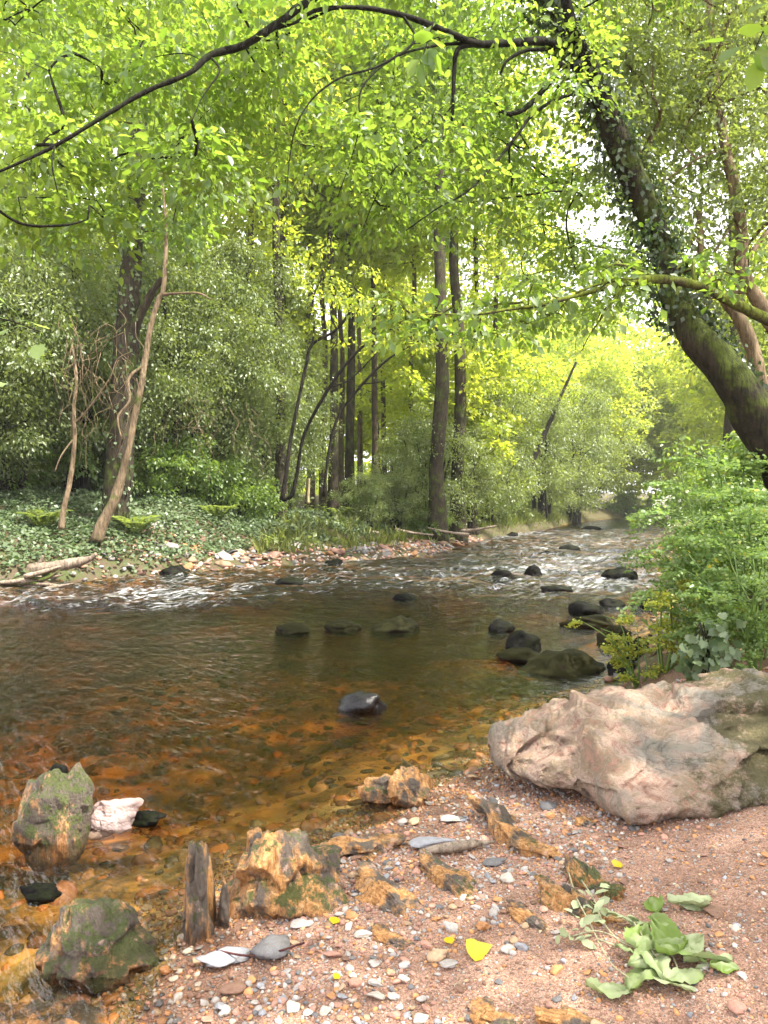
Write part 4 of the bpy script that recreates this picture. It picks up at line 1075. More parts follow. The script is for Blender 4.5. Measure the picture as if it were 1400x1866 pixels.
def rock_boulder():
    g = G(new_mat('pink_boulder_stone')); co = g.objco()
    w = g.mix(0.25, co, g.n('TexNoise', Scale=3.0, Detail=4.0).outputs[1])
    n1 = g.noise(w, 8, 9, 0.75, 0.8); n2 = g.noise(co, 30, 7, 0.78, 0.4); n3 = g.noise(g.scale(co, (1, 1, 1), (0.3, 0.5, 0.2)), 2.4, 5, 0.6, 1.2); n4 = g.noise(co, 90, 4, 0.7)
    c = g.ramp(n1, [(0.30, (0.10, 0.085, 0.07)), (0.40, (0.44, 0.25, 0.18)), (0.48, (0.64, 0.46, 0.36)), (0.55, (0.42, 0.32, 0.21)), (0.62, (0.62, 0.34, 0.25)), (0.75, (0.68, 0.57, 0.47))])
    c = g.mix(g.ramp(n3, [(0.47, 0.0), (0.60, 0.75)]), c, g.mix(n2, (0.17, 0.18, 0.16), (0.42, 0.42, 0.36)))
    c = g.mix(g.ramp(n2, [(0.58, 0.0), (0.68, 0.7)]), c, (0.60, 0.33, 0.2))
    c = g.mix(g.ramp(n2, [(0.30, 0.7), (0.40, 0.0)]), c, (0.13, 0.115, 0.10))
    cv = g.n('TexVoronoi', p_feature='DISTANCE_TO_EDGE', Scale=4.5); g.set(cv.inputs['Vector'], g.mix(0.38, g.scale(co, (1, 1, 2.2), (0, 0.5, 0)), g.n('TexNoise', Scale=6.0, Detail=6.0).outputs[1]))
    crack = g.ramp(cv.outputs[0], [(0.0, 1.0), (0.030, 0.0)])
    c = g.mix(g.math('MULTIPLY', g.math('MULTIPLY', crack, g.ramp(n3, [(0.46, 0.0), (0.62, 1.0)])), 0.55), c, (0.08, 0.05, 0.04))
    k = g.math('ADD', g.math('ADD', g.math('MULTIPLY', g.noise(co, 7, 8, 0.8), 1.5), -0.25), g.attr('moss').outputs['Fac'])
    c = g.mix(g.ramp(g.math('MULTIPLY', k, 0.6), [(0.51, 0.0), (0.62, 0.95)]), c, g.mix(n4, (0.035, 0.033, 0.012), (0.24, 0.21, 0.09)))
    h = g.math('ADD', g.math('MULTIPLY', n2, 0.6), g.math('ADD', g.math('MULTIPLY', n1, 1.2), g.math('MULTIPLY', n4, 0.35)))
    return g.out(g.pbr(c, 0.75, g.bump(h, 1.0, 0.09), 0.3))
def pebble_mat(name, objcol):
    g = G(new_mat(name)); co = g.objco()
    base = g.n('ObjectInfo').outputs['Color'] if objcol else g.attr('col').outputs['Color']
    p = g.pos()
    n1 = g.noise(p, 60, 5, 0.7); n2 = g.noise(p, 300, 3, 0.7)
    c = g.mix(g.ramp(n1, [(0.35, 0.0), (0.7, 0.75)]), base, g.mix(1.0, base, (0.62, 0.52, 0.44), 'MULTIPLY'))
    c = g.mix(g.ramp(n2, [(0.55, 0.0), (0.75, 0.5)]), c, g.mix(0.5, base, (0.6, 0.5, 0.42)))
    wet = g.ramp(g.n('SeparateXYZ', i0=p).outputs[2], [(0.01, 1.0), (0.035, 0.0)])
    c = g.mix(g.math('MULTIPLY', wet, 0.8), c, g.mix(1.0, c, (0.55, 0.42, 0.28), 'MULTIPLY'))
    return g.out(g.pbr(c, g.mix(wet, (0.7, 0.7, 0.7), (0.2, 0.2, 0.2)), g.bump(n2, 0.35, 0.01), 0.4))
M['orange'] = rock_orange()
M['slaty'] = rock_orange('dark_slaty_rock', 0.08)
M['fin'] = rock_orange('streaked_slaty_rock', 0.035)
M['wetrock'] = rock_dark('dark_wet_rock', (0.003, 0.003, 0.003), (0.011, 0.010, 0.008), (0.008, 0.010, 0.003), 0.10, 0.65, 0.07)
M['wetblack'] = rock_dark('black_wet_rock', (0.004, 0.004, 0.0045), (0.016, 0.013, 0.014), (0.01, 0.014, 0.004), -0.1, 0.14)
M['mossrock'] = rock_dark('mossy_rock', (0.008, 0.007, 0.005), (0.03, 0.018, 0.013), (0.018, 0.018, 0.005), 0.26, 0.7, 0.06)
M['boulder'] = rock_boulder()
M['pebble'] = pebble_mat('pebble_stone', True)
M['gravel'] = pebble_mat('gravel_stone', False)

# the big boulder
def boulder():
    S = [(898,1345,1375,3.85,4.0),(908,1334,1395,3.75,4.1),(940,1320,1425,3.58,4.2),(985,1298,1446,3.45,4.25),(1040,1281,1456,3.34,4.3),(1085,1275,1500,3.12,4.3),(1125,1284,1508,3.06,4.3),
         (1180,1271,1498,3.10,4.3),(1265,1262,1496,3.08,4.35),(1312,1243,1496,3.06,4.4),(1400,1228,1500,3.02,4.5),(1500,1215,1504,3.0,4.5),(1600,1240,1500,3.1,4.4),(1680,1320,1480,3.3,4.2),(1700,1360,1440,3.5,4.0)]
    st = catmull(np.array(S, float), 18)
    ring = catmull(np.array([(0.30,-0.10),(0.10,0.02),(0.0,0.20),(0.03,0.40),(0.13,0.60),(0.28,0.84),(0.45,1.0),(0.62,0.97),(0.85,0.75),(1.0,0.4),(1.0,0.0),(0.8,-0.12),(0.30,-0.10)], float), 11)[:-1]
    nr = len(ring); V = []
    for px, pt_, pb, yf, yb in st:
        d = yb - yf
        zb = pt(px, pb, yf + 0.03)[2]; zt = pt(px, pt_, yf + 0.45*d)[2]
        Yr = yf + ring[:, 0]*d; z = zb + ring[:, 1]*(zt - zb)
        X = (px - 700)/1400*(yf + 0.25*d)
        V.append(np.stack([np.full(nr, X), Yr, z], -1))
    n = len(V); V = np.array(V); C = V.mean(1, keepdims=True)
    V = V.reshape(-1, 3); Cr = np.repeat(C, nr, 1).reshape(-1, 3)
    u = nrm(V - Cr)
    a = -0.025 + 0.03*fbm(V*2.6, 5, 91, 0.55) - 0.03*np.abs(fbm(V*2.2 + 9, 4, 92)) + 0.03*(np.abs((V @ np.array([1.1, 0.5, 2.4])*2.2 + 0.8*fbm(V*2, 3, 93)) % 1.0 - 0.5)) + 0.012*fbm(V*14, 4, 94, 0.6)
    a = a + facets(V, 96, 230, np.array([0.4, 2.9, -0.1]), np.array([3.2, 4.6, 0.9]), 0.10, 1400.0) + 0.03*(0.5 - 2*np.abs(fbm(V*9, 4, 97, 0.6)))
    V = V + u*(a + 0.01)[:, None]
    V[:, 2] = 0.1 + (V[:, 2]-0.1)*np.where(V[:, 2] > 0.1, 0.89, 1.0)
    i = np.arange(n-1)[:, None]*nr; j = np.arange(nr)[None]; j2 = (j+1) % nr
    F = np.concatenate([np.c_[(i+j).ravel(), (i+nr+j2).ravel(), (i+j2).ravel()], np.c_[(i+j).ravel(), (i+nr+j).ravel(), (i+nr+j2).ravel()]])
    V = np.vstack([V, C[0], C[-1]]); k0 = len(V)-2
    jj = np.arange(nr); j2 = (jj+1) % nr
    F = np.vstack([F, np.c_[np.full(nr, k0), jj, j2], np.c_[np.full(nr, k0+1), (n-1)*nr+j2, (n-1)*nr+jj]])
    x, z = V[:, 0], V[:, 2]
    moss = 0.53*sstep(1.0, 1.4, x)*(1 - sstep(0.18, 0.55, z - 0.18*(x-1.0))) + 0.33*sstep(1.35, 1.6, x)*sstep(0.3, 0.5, z) + 0.35*(1 - sstep(0.08, 0.2, z))
    loc = np.array([1.3, 3.7, 0.1])
    tag(mk('boulder', V, F, M['boulder'], None, {'moss': moss}, origin=loc, smooth=False), 'huge pink and grey boulder with brown moss, resting on the sand at right', 'boulder')
boulder()

ROCKS = []
def place_rock(name, label, cat, px0, px1, py0, py1, z0, mt, seed, dr=0.8, group=None, rot=0.0, sub=6, moss=0.0, bury=0.5, tilt=None, **kw):
    kw = {**dict(soft=30.0, fac=0.22, nf=70, fine=0.045), **kw}
    """a rock whose outline spans the given photo box and whose foot is at height z0"""
    Yf = (CAM_Z - z0) * 1400 / (py1 - 920.0)
    w = (px1 - px0) / 1400.0 * Yf
    d = w * dr; Yc = Yf + d*0.45
    w *= Yc / Yf
    top = pt(0, py0, Yc)[2]
    h = max(top - z0, 0.02)
    H = h * (1 + bury)
    V, T = rock(seed, (1, 1, 1), sub, **kw)
    V = rotz(V, rot)
    if tilt is not None: V = rotax(V, tilt[0], tilt[1])
    lo, hi = V.min(0), V.max(0)
    V = (V - (lo+hi)/2) / (hi - lo) * np.array([w, d, H])
    loc = np.array([((px0+px1)/2 - 700)/1400*Yc, Yc, z0 - h*bury + H/2])
    o = mk(name, V + loc, T, mt, None, {'moss': np.full(len(V), moss)}, origin=loc, smooth=(sub < 6))
    ROCKS.append((loc[0], loc[1], w/2, d/2))
    return tag(o, label, cat, group)

GR = 'iron stained rocks at the near shore'
def rk(*a, **k): return place_rock(*a, group=GR, **k)
rk('rock', 'pointed mossy rock standing in the shallows at the left edge', 'rock', 24, 165, 1398, 1540, 0.0, M['slaty'], 101, dr=0.7, moss=0.50, planes=[(0.22,-0.35,1,0.50),(1,-0.25,0.12,0.55),(-0.85,-0.3,0.6,0.50),(0.05,-1,0.45,0.52),(-0.5,-1,0.2,0.6),(0.75,-0.1,0.75,0.62)], amp=0.12, strat=((1,-0.3,0.3), 3.0, 0.07), k=8)
rk('rock', 'small grey split stone stuck on top of the pointed mossy rock', 'rock', 72, 122, 1390, 1445, 0.17, M['wetrock'], 102, dr=0.7, amp=0.15, strat=((1,0,0.2), 1.4, 0.2), sub=4, bury=0.5)
m_pw = rock_dark('pinkish_white_stone', (0.27, 0.17, 0.145), (0.42, 0.33, 0.30), (0.10, 0.09, 0.08), -0.02, 0.5)
rk('rock', 'pinkish white stone standing in the shallows beside the pointed mossy rock', 'rock', 156, 262, 1452, 1515, 0.0, m_pw, 103, dr=0.6, amp=0.10, planes=[(-1,-0.1,0.4,0.6),(0.1,-1,0.3,0.55),(0,0,1,0.62)])
rk('rock', 'low dark tail of stone behind the pinkish white stone', 'rock', 225, 300, 1478, 1508, 0.0, M['wetrock'], 104, dr=0.6, sub=4)
rk('rock', 'narrow upright fin of slaty rock at the water edge', 'rock', 322, 396, 1524, 1728, 0.0, M['fin'], 105, dr=1.5, rot=0.25, moss=0.28, planes=[(1,-0.15,0.30,0.42),(-1,0.0,0.20,0.45),(0.1,-1,0.9,0.60),(0.5,0.2,1,0.66)], amp=0.14, k=5, strat=((1,0.2,0.1), 3.4, 0.13))
rk('rock', 'thin splinter of orange rock beside the slaty fin', 'rock', 392, 425, 1600, 1705, 0.0, M['orange'], 106, dr=2.2, rot=0.2, planes=[(1,0,0.3,0.35),(-1,0,0.3,0.4)], amp=0.14, sub=4, k=5, strat=((1,0.2,0.1), 2.0, 0.1))
rk('rock', 'large ribbed orange rock with a mossy crest, second from the water corner', 'rock', 396, 645, 1500, 1698, 0.0, M['orange'], 107, dr=0.85, moss=0.26, planes=[(-0.9,-0.3,0.5,0.6),(0.75,-0.5,0.65,0.6),(0.1,-0.9,0.6,0.62),(0.3,0.4,1,0.6)], amp=0.14, k=8, strat=((1,0.15,0.35), 4.2, 0.12))
rk('rock', 'small pointed yellow stone on the water side of the ribbed orange rock', 'rock', 446, 482, 1510, 1560, 0.10, M['orange'], 121, dr=0.8, sub=4, amp=0.1)
rk('rock', 'broad rounded mossy rock in the bottom left corner', 'rock', 60, 300, 1642, 1805, -0.02, M['slaty'], 108, dr=0.8, moss=0.38, amp=0.12, planes=[(0.7,-0.5,0.6,0.62),(-0.6,-0.6,0.5,0.66),(0,-0.8,0.7,0.66)], k=7, strat=((1,0.1,0.3), 4.5, 0.08))
V, T = rock(109, (1, 1, 1), 6, k=7, soft=30.0, amp=0.12, fac=0.18, nf=60, fine=0.05, strat=((0.9, 0.35, 0.2), 3.4, 0.07), planes=[(0, 0, 1, 0.6)])
c_ = np.array([-0.92, 1.98, -0.13]); V = V*np.array([0.40, 0.36, 0.20])
tag(mk('rock', V + c_, T, M['orange'], None, {'moss': np.full(len(V), -0.3)}, origin=c_), 'long orange shelf of rock under the water in the bottom left corner', 'rock', GR)
rk('rock', 'flat grey slab under the shallow water at the left edge', 'rock', 32, 110, 1612, 1648, -0.005, M['wetrock'], 110, dr=0.7, sub=4, bury=0.9)
rk('rock', 'reddish mossy hump of rock where the pebbles meet the river', 'rock', 652, 735, 1412, 1466, 0.0, M['orange'], 111, dr=0.9, moss=0.15, amp=0.12, k=8, strat=((1,0.2,0.3), 2.2, 0.06))
rk('rock', 'orange streaked hump of rock right of the reddish mossy hump', 'rock', 705, 792, 1403, 1478, 0.0, M['orange'], 112, dr=0.9, moss=0.05, amp=0.12, k=8, planes=[(0.7,-0.4,0.7,0.6)], strat=((1,0.2,0.5), 2.6, 0.08))
def beach_pt(px, py):
    z = 0.05
    for _ in range(4):
        p = ground_pt(px, py, z); z = ground_z(p[0], p[1])
    return ground_pt(px, py, z)
for i, (ax_, ay_, bx_, by_, wpx, h, ms, lab) in enumerate([
    (585, 1562, 735, 1540, 60, 0.085, -0.1, 'low flat orange ledge right of the ribbed orange rock'),
    (650, 1592, 800, 1712, 62, 0.075, -0.3, 'diagonal ribbed orange ledge rising out of the pebbles in the middle'),
    (676, 1694, 752, 1740, 36, 0.035, -0.3, 'small low orange ledge below the diagonal ribbed ledge'),
    (778, 1572, 884, 1658, 52, 0.06, 0.0, 'orange ledge with a mossy spot under the driftwood stick'),
    (868, 1482, 1052, 1588, 66, 0.085, -0.05, 'orange and black ledge pointing at the foot of the boulder'),
    (1034, 1590, 1138, 1640, 50, 0.09, 0.32, 'black ledge with dark green moss behind the withered leaves'),
    (990, 1622, 1122, 1684, 62, 0.075, 0.12, 'dark lumpy ledge just left of the withered leaves'),
    (925, 1652, 1012, 1704, 32, 0.035, -0.3, 'narrow orange ledge left of the dark lumpy ledge'),
    (1036, 1492, 1104, 1512, 30, 0.05, -0.3, 'orange lump of rock under the tip of the boulder'),
    (860, 1838, 960, 1880, 60, 0.03, -0.1, 'dark flat rock half buried in the sand at the bottom edge'),
    (985, 1850, 1100, 1895, 60, 0.035, -0.1, 'dark stone at the bottom edge below the withered leaves')]):
    A, B = beach_pt(ax_, ay_), beach_pt(bx_, by_)
    c_ = (A + B)/2; L = np.linalg.norm((B - A)[:2])/2*1.08; w_ = 1.55*wpx/1400*c_[1]/2
    V, T = rock(140+i, (1, 1, 1), 6, k=7, soft=40.0, amp=0.16, freq=2.0, planes=[(0.1,0.25,1,0.42),(0.3,-1,0.55,0.55),(-0.2,1,0.5,0.6)], fac=0.35, nf=70, fine=0.05, strat=((-0.2, 1.0, 0.35), 3.4, 0.20))
    V = V/np.abs(V).max(0) * np.array([L, w_*1.15, h*1.0])
    V = V + np.stack([0*V[:, 0], 0.25*w_*vnoise(np.stack([V[:, 0]*9, 0*V[:, 0], 0*V[:, 0]], -1), i), 0.25*h*vnoise(np.stack([V[:, 0]*7+5, V[:, 1]*6, 0*V[:, 0]], -1), i)], -1)
    V = rotz(V, math.atan2(B[1]-A[1], B[0]-A[0]))
    c_ = c_ + [0, 0, h*0.05]
    o = tag(mk('ledge', V + c_, T, M['orange'], None, {'moss': np.full(len(V), ms)}, origin=c_, smooth=False), lab, 'rock', GR)
    ROCKS.append((c_[0], c_[1], max(L*0.6, w_), max(L*0.5, w_)))

GW = 'dark rocks standing in the river'
WR_ = [
 (1092,1162,1032,1060,'w','largest black rounded rock in the glittering water at right'),
 (955,990,1028,1049,'w','small pointed black rock in the glittering water'),
 (892,941,1036,1059,'w','black rounded rock left of the small pointed black rock'),
 (985,1045,1066,1080,'w','flat log shaped dark rock below the largest black rock'),
 (1035,1102,1094,1120,'w','dark lumpy rock in front of the flat log shaped rock'),
 (1092,1140,1089,1107,'w','dark low rock touching the lumpy rock on its right'),
 (1018,1122,1119,1146,'m','long low mossy rock between the lumpy rock and the bank'),
 (1088,1154,1138,1178,'m','rounded brown mossy rock close to the right bank'),
 (888,940,1128,1152,'w','dark double humped rock in the green water'),
 (920,985,1148,1184,'w','dark rounded rock in front of the double humped rock'),
 (940,1115,1184,1232,'m','broad mossy rock with a reddish wet foot near the right bank'),
 (905,1000,1180,1208,'m','flat mossy shelf left of the broad mossy rock'),
 (672,768,1122,1152,'m','half drowned mossy rock in the middle of the river'),
 (500,566,1136,1156,'m','drowned dark rock left of the half drowned mossy rock'),
 (590,660,1132,1152,'m','low drowned rock between the two middle river rocks'),
 (614,706,1258,1300,'b','glossy black wet rock alone in the near water'),
 (715,762,1080,1095,'w','thin dark rock lying in the riffle at mid river'),
 (1018,1058,992,1005,'w','small far black rock below the calm green water'),
 (986,1006,1003,1011,'w','tiny black rock left of the small far black rock'),
 (920,945,969,979,'w','far dark rock where the stony bar ends'),
 (1060,1095,958,966,'w','flat dark rocks at the tip of the grassy bank'),
 (1150,1240,1082,1112,'w','dark rock under the feathery plants at the water'),
 (1075,1140,1262,1296,'w','dark flat rock behind the boulder tip'),
 (1108,1160,1196,1232,'w','dark pebble like rock below the broad mossy rock'),
 (1140,1200,1160,1215,'w','shaded dark rock under the yellowing plants'),
 (1185,1260,1225,1275,'w','shaded dark rock right behind the boulder'),
 (1225,1290,1080,1140,'w','shadowed rock beneath the leaning feathery plants'),
 (290,345,1030,1050,'w','dark wet stone at the left end of the stony bar'),
 (590,625,1018,1034,'w','dark stone at the water edge of the stony bar'),
 (500,560,1052,1066,'w','dark hump breaking the riffle below the stony bar')]
for i, (a, b, c, d, k, lab) in enumerate(WR_):
    place_rock('river_rock', lab, 'rock', a, b, c, d, 0.0, {'w': M['wetrock'], 'm': M['mossrock'], 'b': M['wetblack']}[k], 200+i, dr=0.8, group=GW, sub=4, amp=0.14, bury=0.8, k=10, dmin=0.6, fac=0.14, soft=16.0)

# ------------------------------------------------------------------ stones of the far bar and pebbles of the beach
PROT = [rock(300+i, (1.0, 0.72 + 0.22*((i*7) % 3)/2, 0.30 + 0.25*((i*5) % 4)/3), 3, k=9 + i, dmin=0.5, amp=0.08, soft=26.0, fac=0.16, nf=40) for i in range(9)]
PMESH = [mesh('pebble', V, T, M['pebble']) for V, T in PROT]
PAL = {'pale grey': (0.36, 0.34, 0.32), 'dark grey': (0.13, 0.13, 0.135), 'pink': (0.42, 0.23, 0.17), 'orange': (0.50, 0.25, 0.10), 'brown': (0.23, 0.13, 0.085), 'white': (0.50, 0.46, 0.40), 'blue grey': (0.27, 0.28, 0.31), 'tan': (0.44, 0.31, 0.19)}
PN = list(PAL)
def stone(name, loc, s, rz, tilt, cname, label, cat, group, pi, jit=0.15):
    o = bpy.data.objects.new(name, PMESH[pi]); COL.objects.link(o)
    o.location = tuple(loc); o.scale = (s, s, s); o.rotation_euler = (tilt[0], tilt[1], rz)
    f = 1 + jit*rng.normal()
    if 'flat' in label or 'slate' in label: o.scale = (s*1.1, s*0.85, s*0.5); o.rotation_euler = (tilt[0]*0.4, tilt[1]*0.4, 0.3)
    c = np.clip(np.array(PAL[cname])*f, 0.02, 0.75); o.color = (*c, 1)
    return tag(o, label, cat, group)
# far bar: stones between the waterline and the grass
nb, tries = 0, 0; placed = []
while nb < 250 and tries < 9000:
    tries += 1
    x = rng.uniform(-5.2, 4.0); y = rng.uniform(15, 31)
    z, sd, wb, wr, wf = (a[0] for a in terrain(np.array([x]), np.array([y])))
    if not (-0.35 < sd < 1.9) or wf < 0.5: continue
    s = rng.choice([0.11, 0.15, 0.20, 0.28], p=[0.3, 0.35, 0.23, 0.12]) * rng.uniform(0.8, 1.2)
    if any((x-a)**2 + (y-b)**2 < (0.75*(s+c))**2 for a, b, c in placed): continue
    placed.append((x, y, s)); nb += 1
    cn = rng.choice(['pink', 'tan', 'pale grey', 'brown', 'dark grey', 'orange'], p=[0.28, 0.2, 0.22, 0.14, 0.08, 0.08])
    px = 700 + x/y*1400
    where = 'at the left end of the far bar' if px < 430 else 'on the left part of the far bar' if px < 560 else 'in the middle of the far bar' if px < 690 else 'on the right part of the far bar' if px < 800 else 'at the right end of the far bar'
    row = 'in the shallow edge' if sd < 0 else 'near the waterline' if sd < 0.7 else 'in the middle rows' if sd < 1.25 else 'under the grass'
    size = 'small' if s < 0.125 else 'medium' if s < 0.17 else 'large' if s < 0.23 else 'very large'
    stone('bar_stone', (x, y, z + 0.12*s), s, rng.random()*6.28, rng.normal(size=2)*0.25, cn, f'{size} {cn} stone {row} {where}'.replace('in the shallow edge', 'in the water').replace('in the middle rows', 'mid rows'), 'stone', 'stones of the far bar', int(rng.integers(9)))
    o_ = COL.objects[-1]; o_.color = tuple(v*0.55 for v in o_.color[:3]) + (1,)

LAND = [('below the boulder', 1180, 1530), ('under the boulder tip', 960, 1450), ('beside the withered leaves', 1190, 1740), ('near the large yellow leaf', 875, 1737), ('by the driftwood stick', 800, 1550),
        ('beside the diagonal ribbed ledge', 725, 1660), ('at the foot of the ribbed orange rock', 540, 1690), ('by the slaty fin', 380, 1700), ('by the broad mossy rock', 310, 1800), ('at the bottom edge near the middle', 640, 1830),
        ('at the bottom edge left of the middle', 430, 1840), ('at the bottom edge below the yellow leaf', 850, 1845), ('beside the black mossy ledge', 1010, 1600), ('next to the streaked hump of rock', 800, 1450)]
BIG = [(760,800,1795,1545,.0,'x')]
hand = [ # px, py, width px, colour, label
 (790, 1543, 78, 'blue grey', 'flat blue grey stone lying under the driftwood stick'),
 (405, 1757, 95, 'blue grey', 'flat wet slate beside the twig'),
 (488, 1738, 85, 'dark grey', 'dark purplish grey wedge shaped stone beside the twig'),
 (425, 1806, 62, 'brown', 'rounded brown red stone near the flat wet slate'),
 (537, 1838, 36, 'white', 'white rounded pebble at the bottom edge'),
 (684, 1818, 36, 'white', 'white pebble right of the bottom middle'),
 (738, 1787, 30, 'white', 'white upright pebble below the yellow leaf line'),
 (800, 1745, 44, 'tan', 'cream pebble left of the large yellow leaf'),
 (818, 1762, 40, 'pale grey', 'grey slanted pebble leaning on the cream pebble'),
 (664, 1706, 36, 'white', 'white triangular pebble right of the ribbed orange rock'),
 (640, 1672, 30, 'orange', 'orange pink pebble above the white triangular pebble'),
 (735, 1500, 26, 'pale grey', 'pale pebble at the top of the pebble belt'),
 (756, 1502, 32, 'tan', 'cream oval pebble at the top of the pebble belt'),
 (862, 1420, 32, 'tan', 'pale squarish stone at the water end of the pebble belt'),
 (822, 1497, 42, 'pale grey', 'flat pale grey stone above the driftwood stick'),
 (660, 1585, 24, 'pale grey', 'pale grey egg shaped pebble beside the low ledge'),
 (645, 1598, 24, 'tan', 'cream pebble touching the egg shaped pebble'),
 (622, 1572, 22, 'pale grey', 'grey pebble wedged against the low ledge'),
 (925, 1733, 34, 'pale grey', 'pale pointed stone, left of a close pair'),
 (952, 1728, 28, 'blue grey', 'greyish pointed stone, right of a close pair'),
 (1000, 1474, 32, 'dark grey', 'black rounded pebble under the boulder'),
 (1003, 1488, 24, 'orange', 'orange pebble touching the black pebble'),
 (770, 1860, 40, 'white', 'white stone cut by the bottom edge'),
 (548, 1688, 40, 'pale grey', 'grey flat pebble at the foot of the ribbed rock'),
 (925, 1606, 38, 'white', 'white grey pebble right of the driftwood'),
 (905, 1575, 46, 'dark grey', 'dark grey flat stone below the driftwood end'),
 (1090, 1875, 36, 'tan', 'tan stone at the lower right bottom edge'),
 (590, 1660, 30, 'pale grey', 'purple grey flat pebble beside the ribbed orange rock')]
done = []
for i, (px, py, w, cn, lab) in enumerate(hand):
    p = beach_pt(px, py); s = w/2/1400*p[1]
    stone('pebble', p + [0, 0, 0.25*s], s, rng.random()*6.28, rng.normal(size=2)*0.15, cn, lab, 'pebble', 'pebbles on the near beach', i % 9, 0.06)
    done.append((p[0], p[1], s))
def in_rock(x, y, k=0.8):
    for a, b, c, d in ROCKS:
        if b < 8 and ((x-a)/(c*k))**2 + ((y-b)/(d*k))**2 < 1: return True
    return (0.62 + 0.25*max(0, 0) < x) and (y > 3.25) and (y < 4.3) and x > 0.62 + (3.9 - y)*0.4 and x > 0.75
def pebble_density(x, y, sd):
    d = sstep(-0.7, -0.05, sd) * (1 - 0.88*sstep(0.45, 1.15, sd - 0.30*(y-2.2)))
    return np.clip(d, 0.03, 1)
nb = len(hand)
cx, cy = rng.uniform(250, 1400, 5000), rng.uniform(1400, 1866, 5000)
zz_ = np.full(5000, 0.06)
for _ in range(4):
    q_ = np.array([ground_pt(a, b, c) for a, b, c in zip(cx, cy, zz_)]); zz_ = terrain(q_[:, 0], q_[:, 1])[0]
q_z, q_sd = terrain(q_[:, 0], q_[:, 1])[:2]
for px, py, p, z, sd in zip(cx, cy, q_, q_z, q_sd):
    if nb >= 292: break
    x, y = p[0], p[1]
    if sd < -0.25 or rng.random() > pebble_density(x, y, sd) or in_rock(x, y): continue
    s = 0.0125*math.exp(abs(rng.normal())*0.42)
    if any((x-a)**2 + (y-b)**2 < (0.9*(s+c))**2 for a, b, c in done): continue
    done.append((x, y, s)); nb += 1
    cn = str(rng.choice(PN, p=[0.22, 0.10, 0.18, 0.12, 0.10, 0.09, 0.09, 0.10]))
    where = min(LAND, key=lambda l: (l[1]-px)**2 + (l[2]-py)**2)[0]
    size = 'small' if s < 0.0145 else 'middling' if s < 0.019 else 'larger'
    stone('pebble', (x, y, z + 0.25*s), s, rng.random()*6.28, rng.normal(size=2)*0.2, cn, f'{size} {cn} pebble {where}', 'pebble', 'pebbles on the near beach', int(rng.integers(9)))

def scatter_stones(name, label, n, xr, yr, dens, s0, sg, sub, depth=0.2, weights=None, seed=1):
    r_ = np.random.default_rng(seed)
    base = [rock(500+i, (1.0, 0.80, 0.42+0.08*i), sub, k=9, dmin=0.5, amp=0.12, soft=24.0) for i in range(5)]
    x = r_.uniform(*xr, n); y = r_.uniform(*yr, n)
    z, sd, wb, wr, wf = terrain(x, y)
    k = r_.random(n) < dens(x, y, sd, wb, wr, wf)
    x, y, z = x[k], y[k], z[k]; m = len(x)
    s = np.minimum(s0*np.exp(r_.normal(size=m)*sg), s0*2.2)
    a = r_.random(m)*6.28; c, sn = np.cos(a), np.sin(a)
    cols = np.array([PAL[q] for q in PN]); w = np.array(weights if weights else [0.2, 0.07, 0.2, 0.17, 0.14, 0.08, 0.06, 0.08]); w = w/w.sum()
    cc = cols[r_.choice(len(PN), m, p=w)] * (1 + 0.18*r_.normal(size=(m, 1)))
    Vs, Ts, Cs, o = [], [], [], 0
    for bi in range(5):
        q = np.where(np.arange(m) % 5 == bi)[0]
        Vb, Tb = base[bi]; nv = len(Vb)
        tl = r_.normal(size=(len(q), 2))*0.25
        X = Vb[None, :, 0]; Y = Vb[None, :, 1]; Z = Vb[None, :, 2] + X*tl[:, :1] + Y*tl[:, 1:]
        VX = (X*c[q, None] - Y*sn[q, None])*s[q, None] + x[q, None]; VY = (X*sn[q, None] + Y*c[q, None])*s[q, None] + y[q, None]; VZ = Z*s[q, None] + z[q, None] + depth*s[q, None]
        Vs.append(np.stack([VX, VY, VZ], -1).reshape(-1, 3)); Ts.append((Tb[None] + (np.arange(len(q))*nv)[:, None, None] + o).reshape(-1, 3)); o += nv*len(q)
        Cs.append(np.repeat(cc[q], nv, 0))
    return tag(mk(name, np.concatenate(Vs), np.concatenate(Ts), M['gravel'], None, cols=np.clip(np.concatenate(Cs), 0.01, 0.8)), label, 'gravel', kind='stuff')
scatter_stones('sand_grit', 'coarse reddish grit over the near sand', 90000, (-1.0, 2.2), (1.5, 4.6),
    lambda x, y, sd, wb, wr, wf: np.where(sd > -0.1, 0.8, 0)*(sd < 3)*sstep(4.6, 2.0, y), 0.0034, 0.35, 1, 0.1, [0.12, 0.06, 0.3, 0.14, 0.26, 0.04, 0.02, 0.14], seed=19)
scatter_stones('beach_gravel', 'fine mixed gravel of the near beach', 52000, (-1.2, 2.6), (1.3, 5.2),
    lambda x, y, sd, wb, wr, wf: np.where(sd > -0.5, pebble_density(x, y, sd)*0.75 + 0.12*(sd > 0), 0)*(sd < 3), 0.0058, 0.42, 1, 0.15, seed=11)
scatter_stones('beach_shingle', 'small mixed pebbles of the near beach', 11000, (-1.1, 2.2), (1.4, 5.2),
    lambda x, y, sd, wb, wr, wf: np.where(sd > -0.35, pebble_density(x, y, sd)*0.8, 0)*(sd < 3), 0.0105, 0.28, 2, 0.2, seed=12)
scatter_stones('riverbed_stones', 'orange brown stones lying on the shallow river bed', 5200, (-4.5, 2.0), (1.3, 9),
    lambda x, y, sd, wb, wr, wf: ((sd < -0.02) & (sd > -4.5)).astype(float)*0.8, 0.034, 0.55, 2, -0.1, [0.03, 0.22, 0.03, 0.22, 0.38, 0.02, 0.0, 0.10], 13)
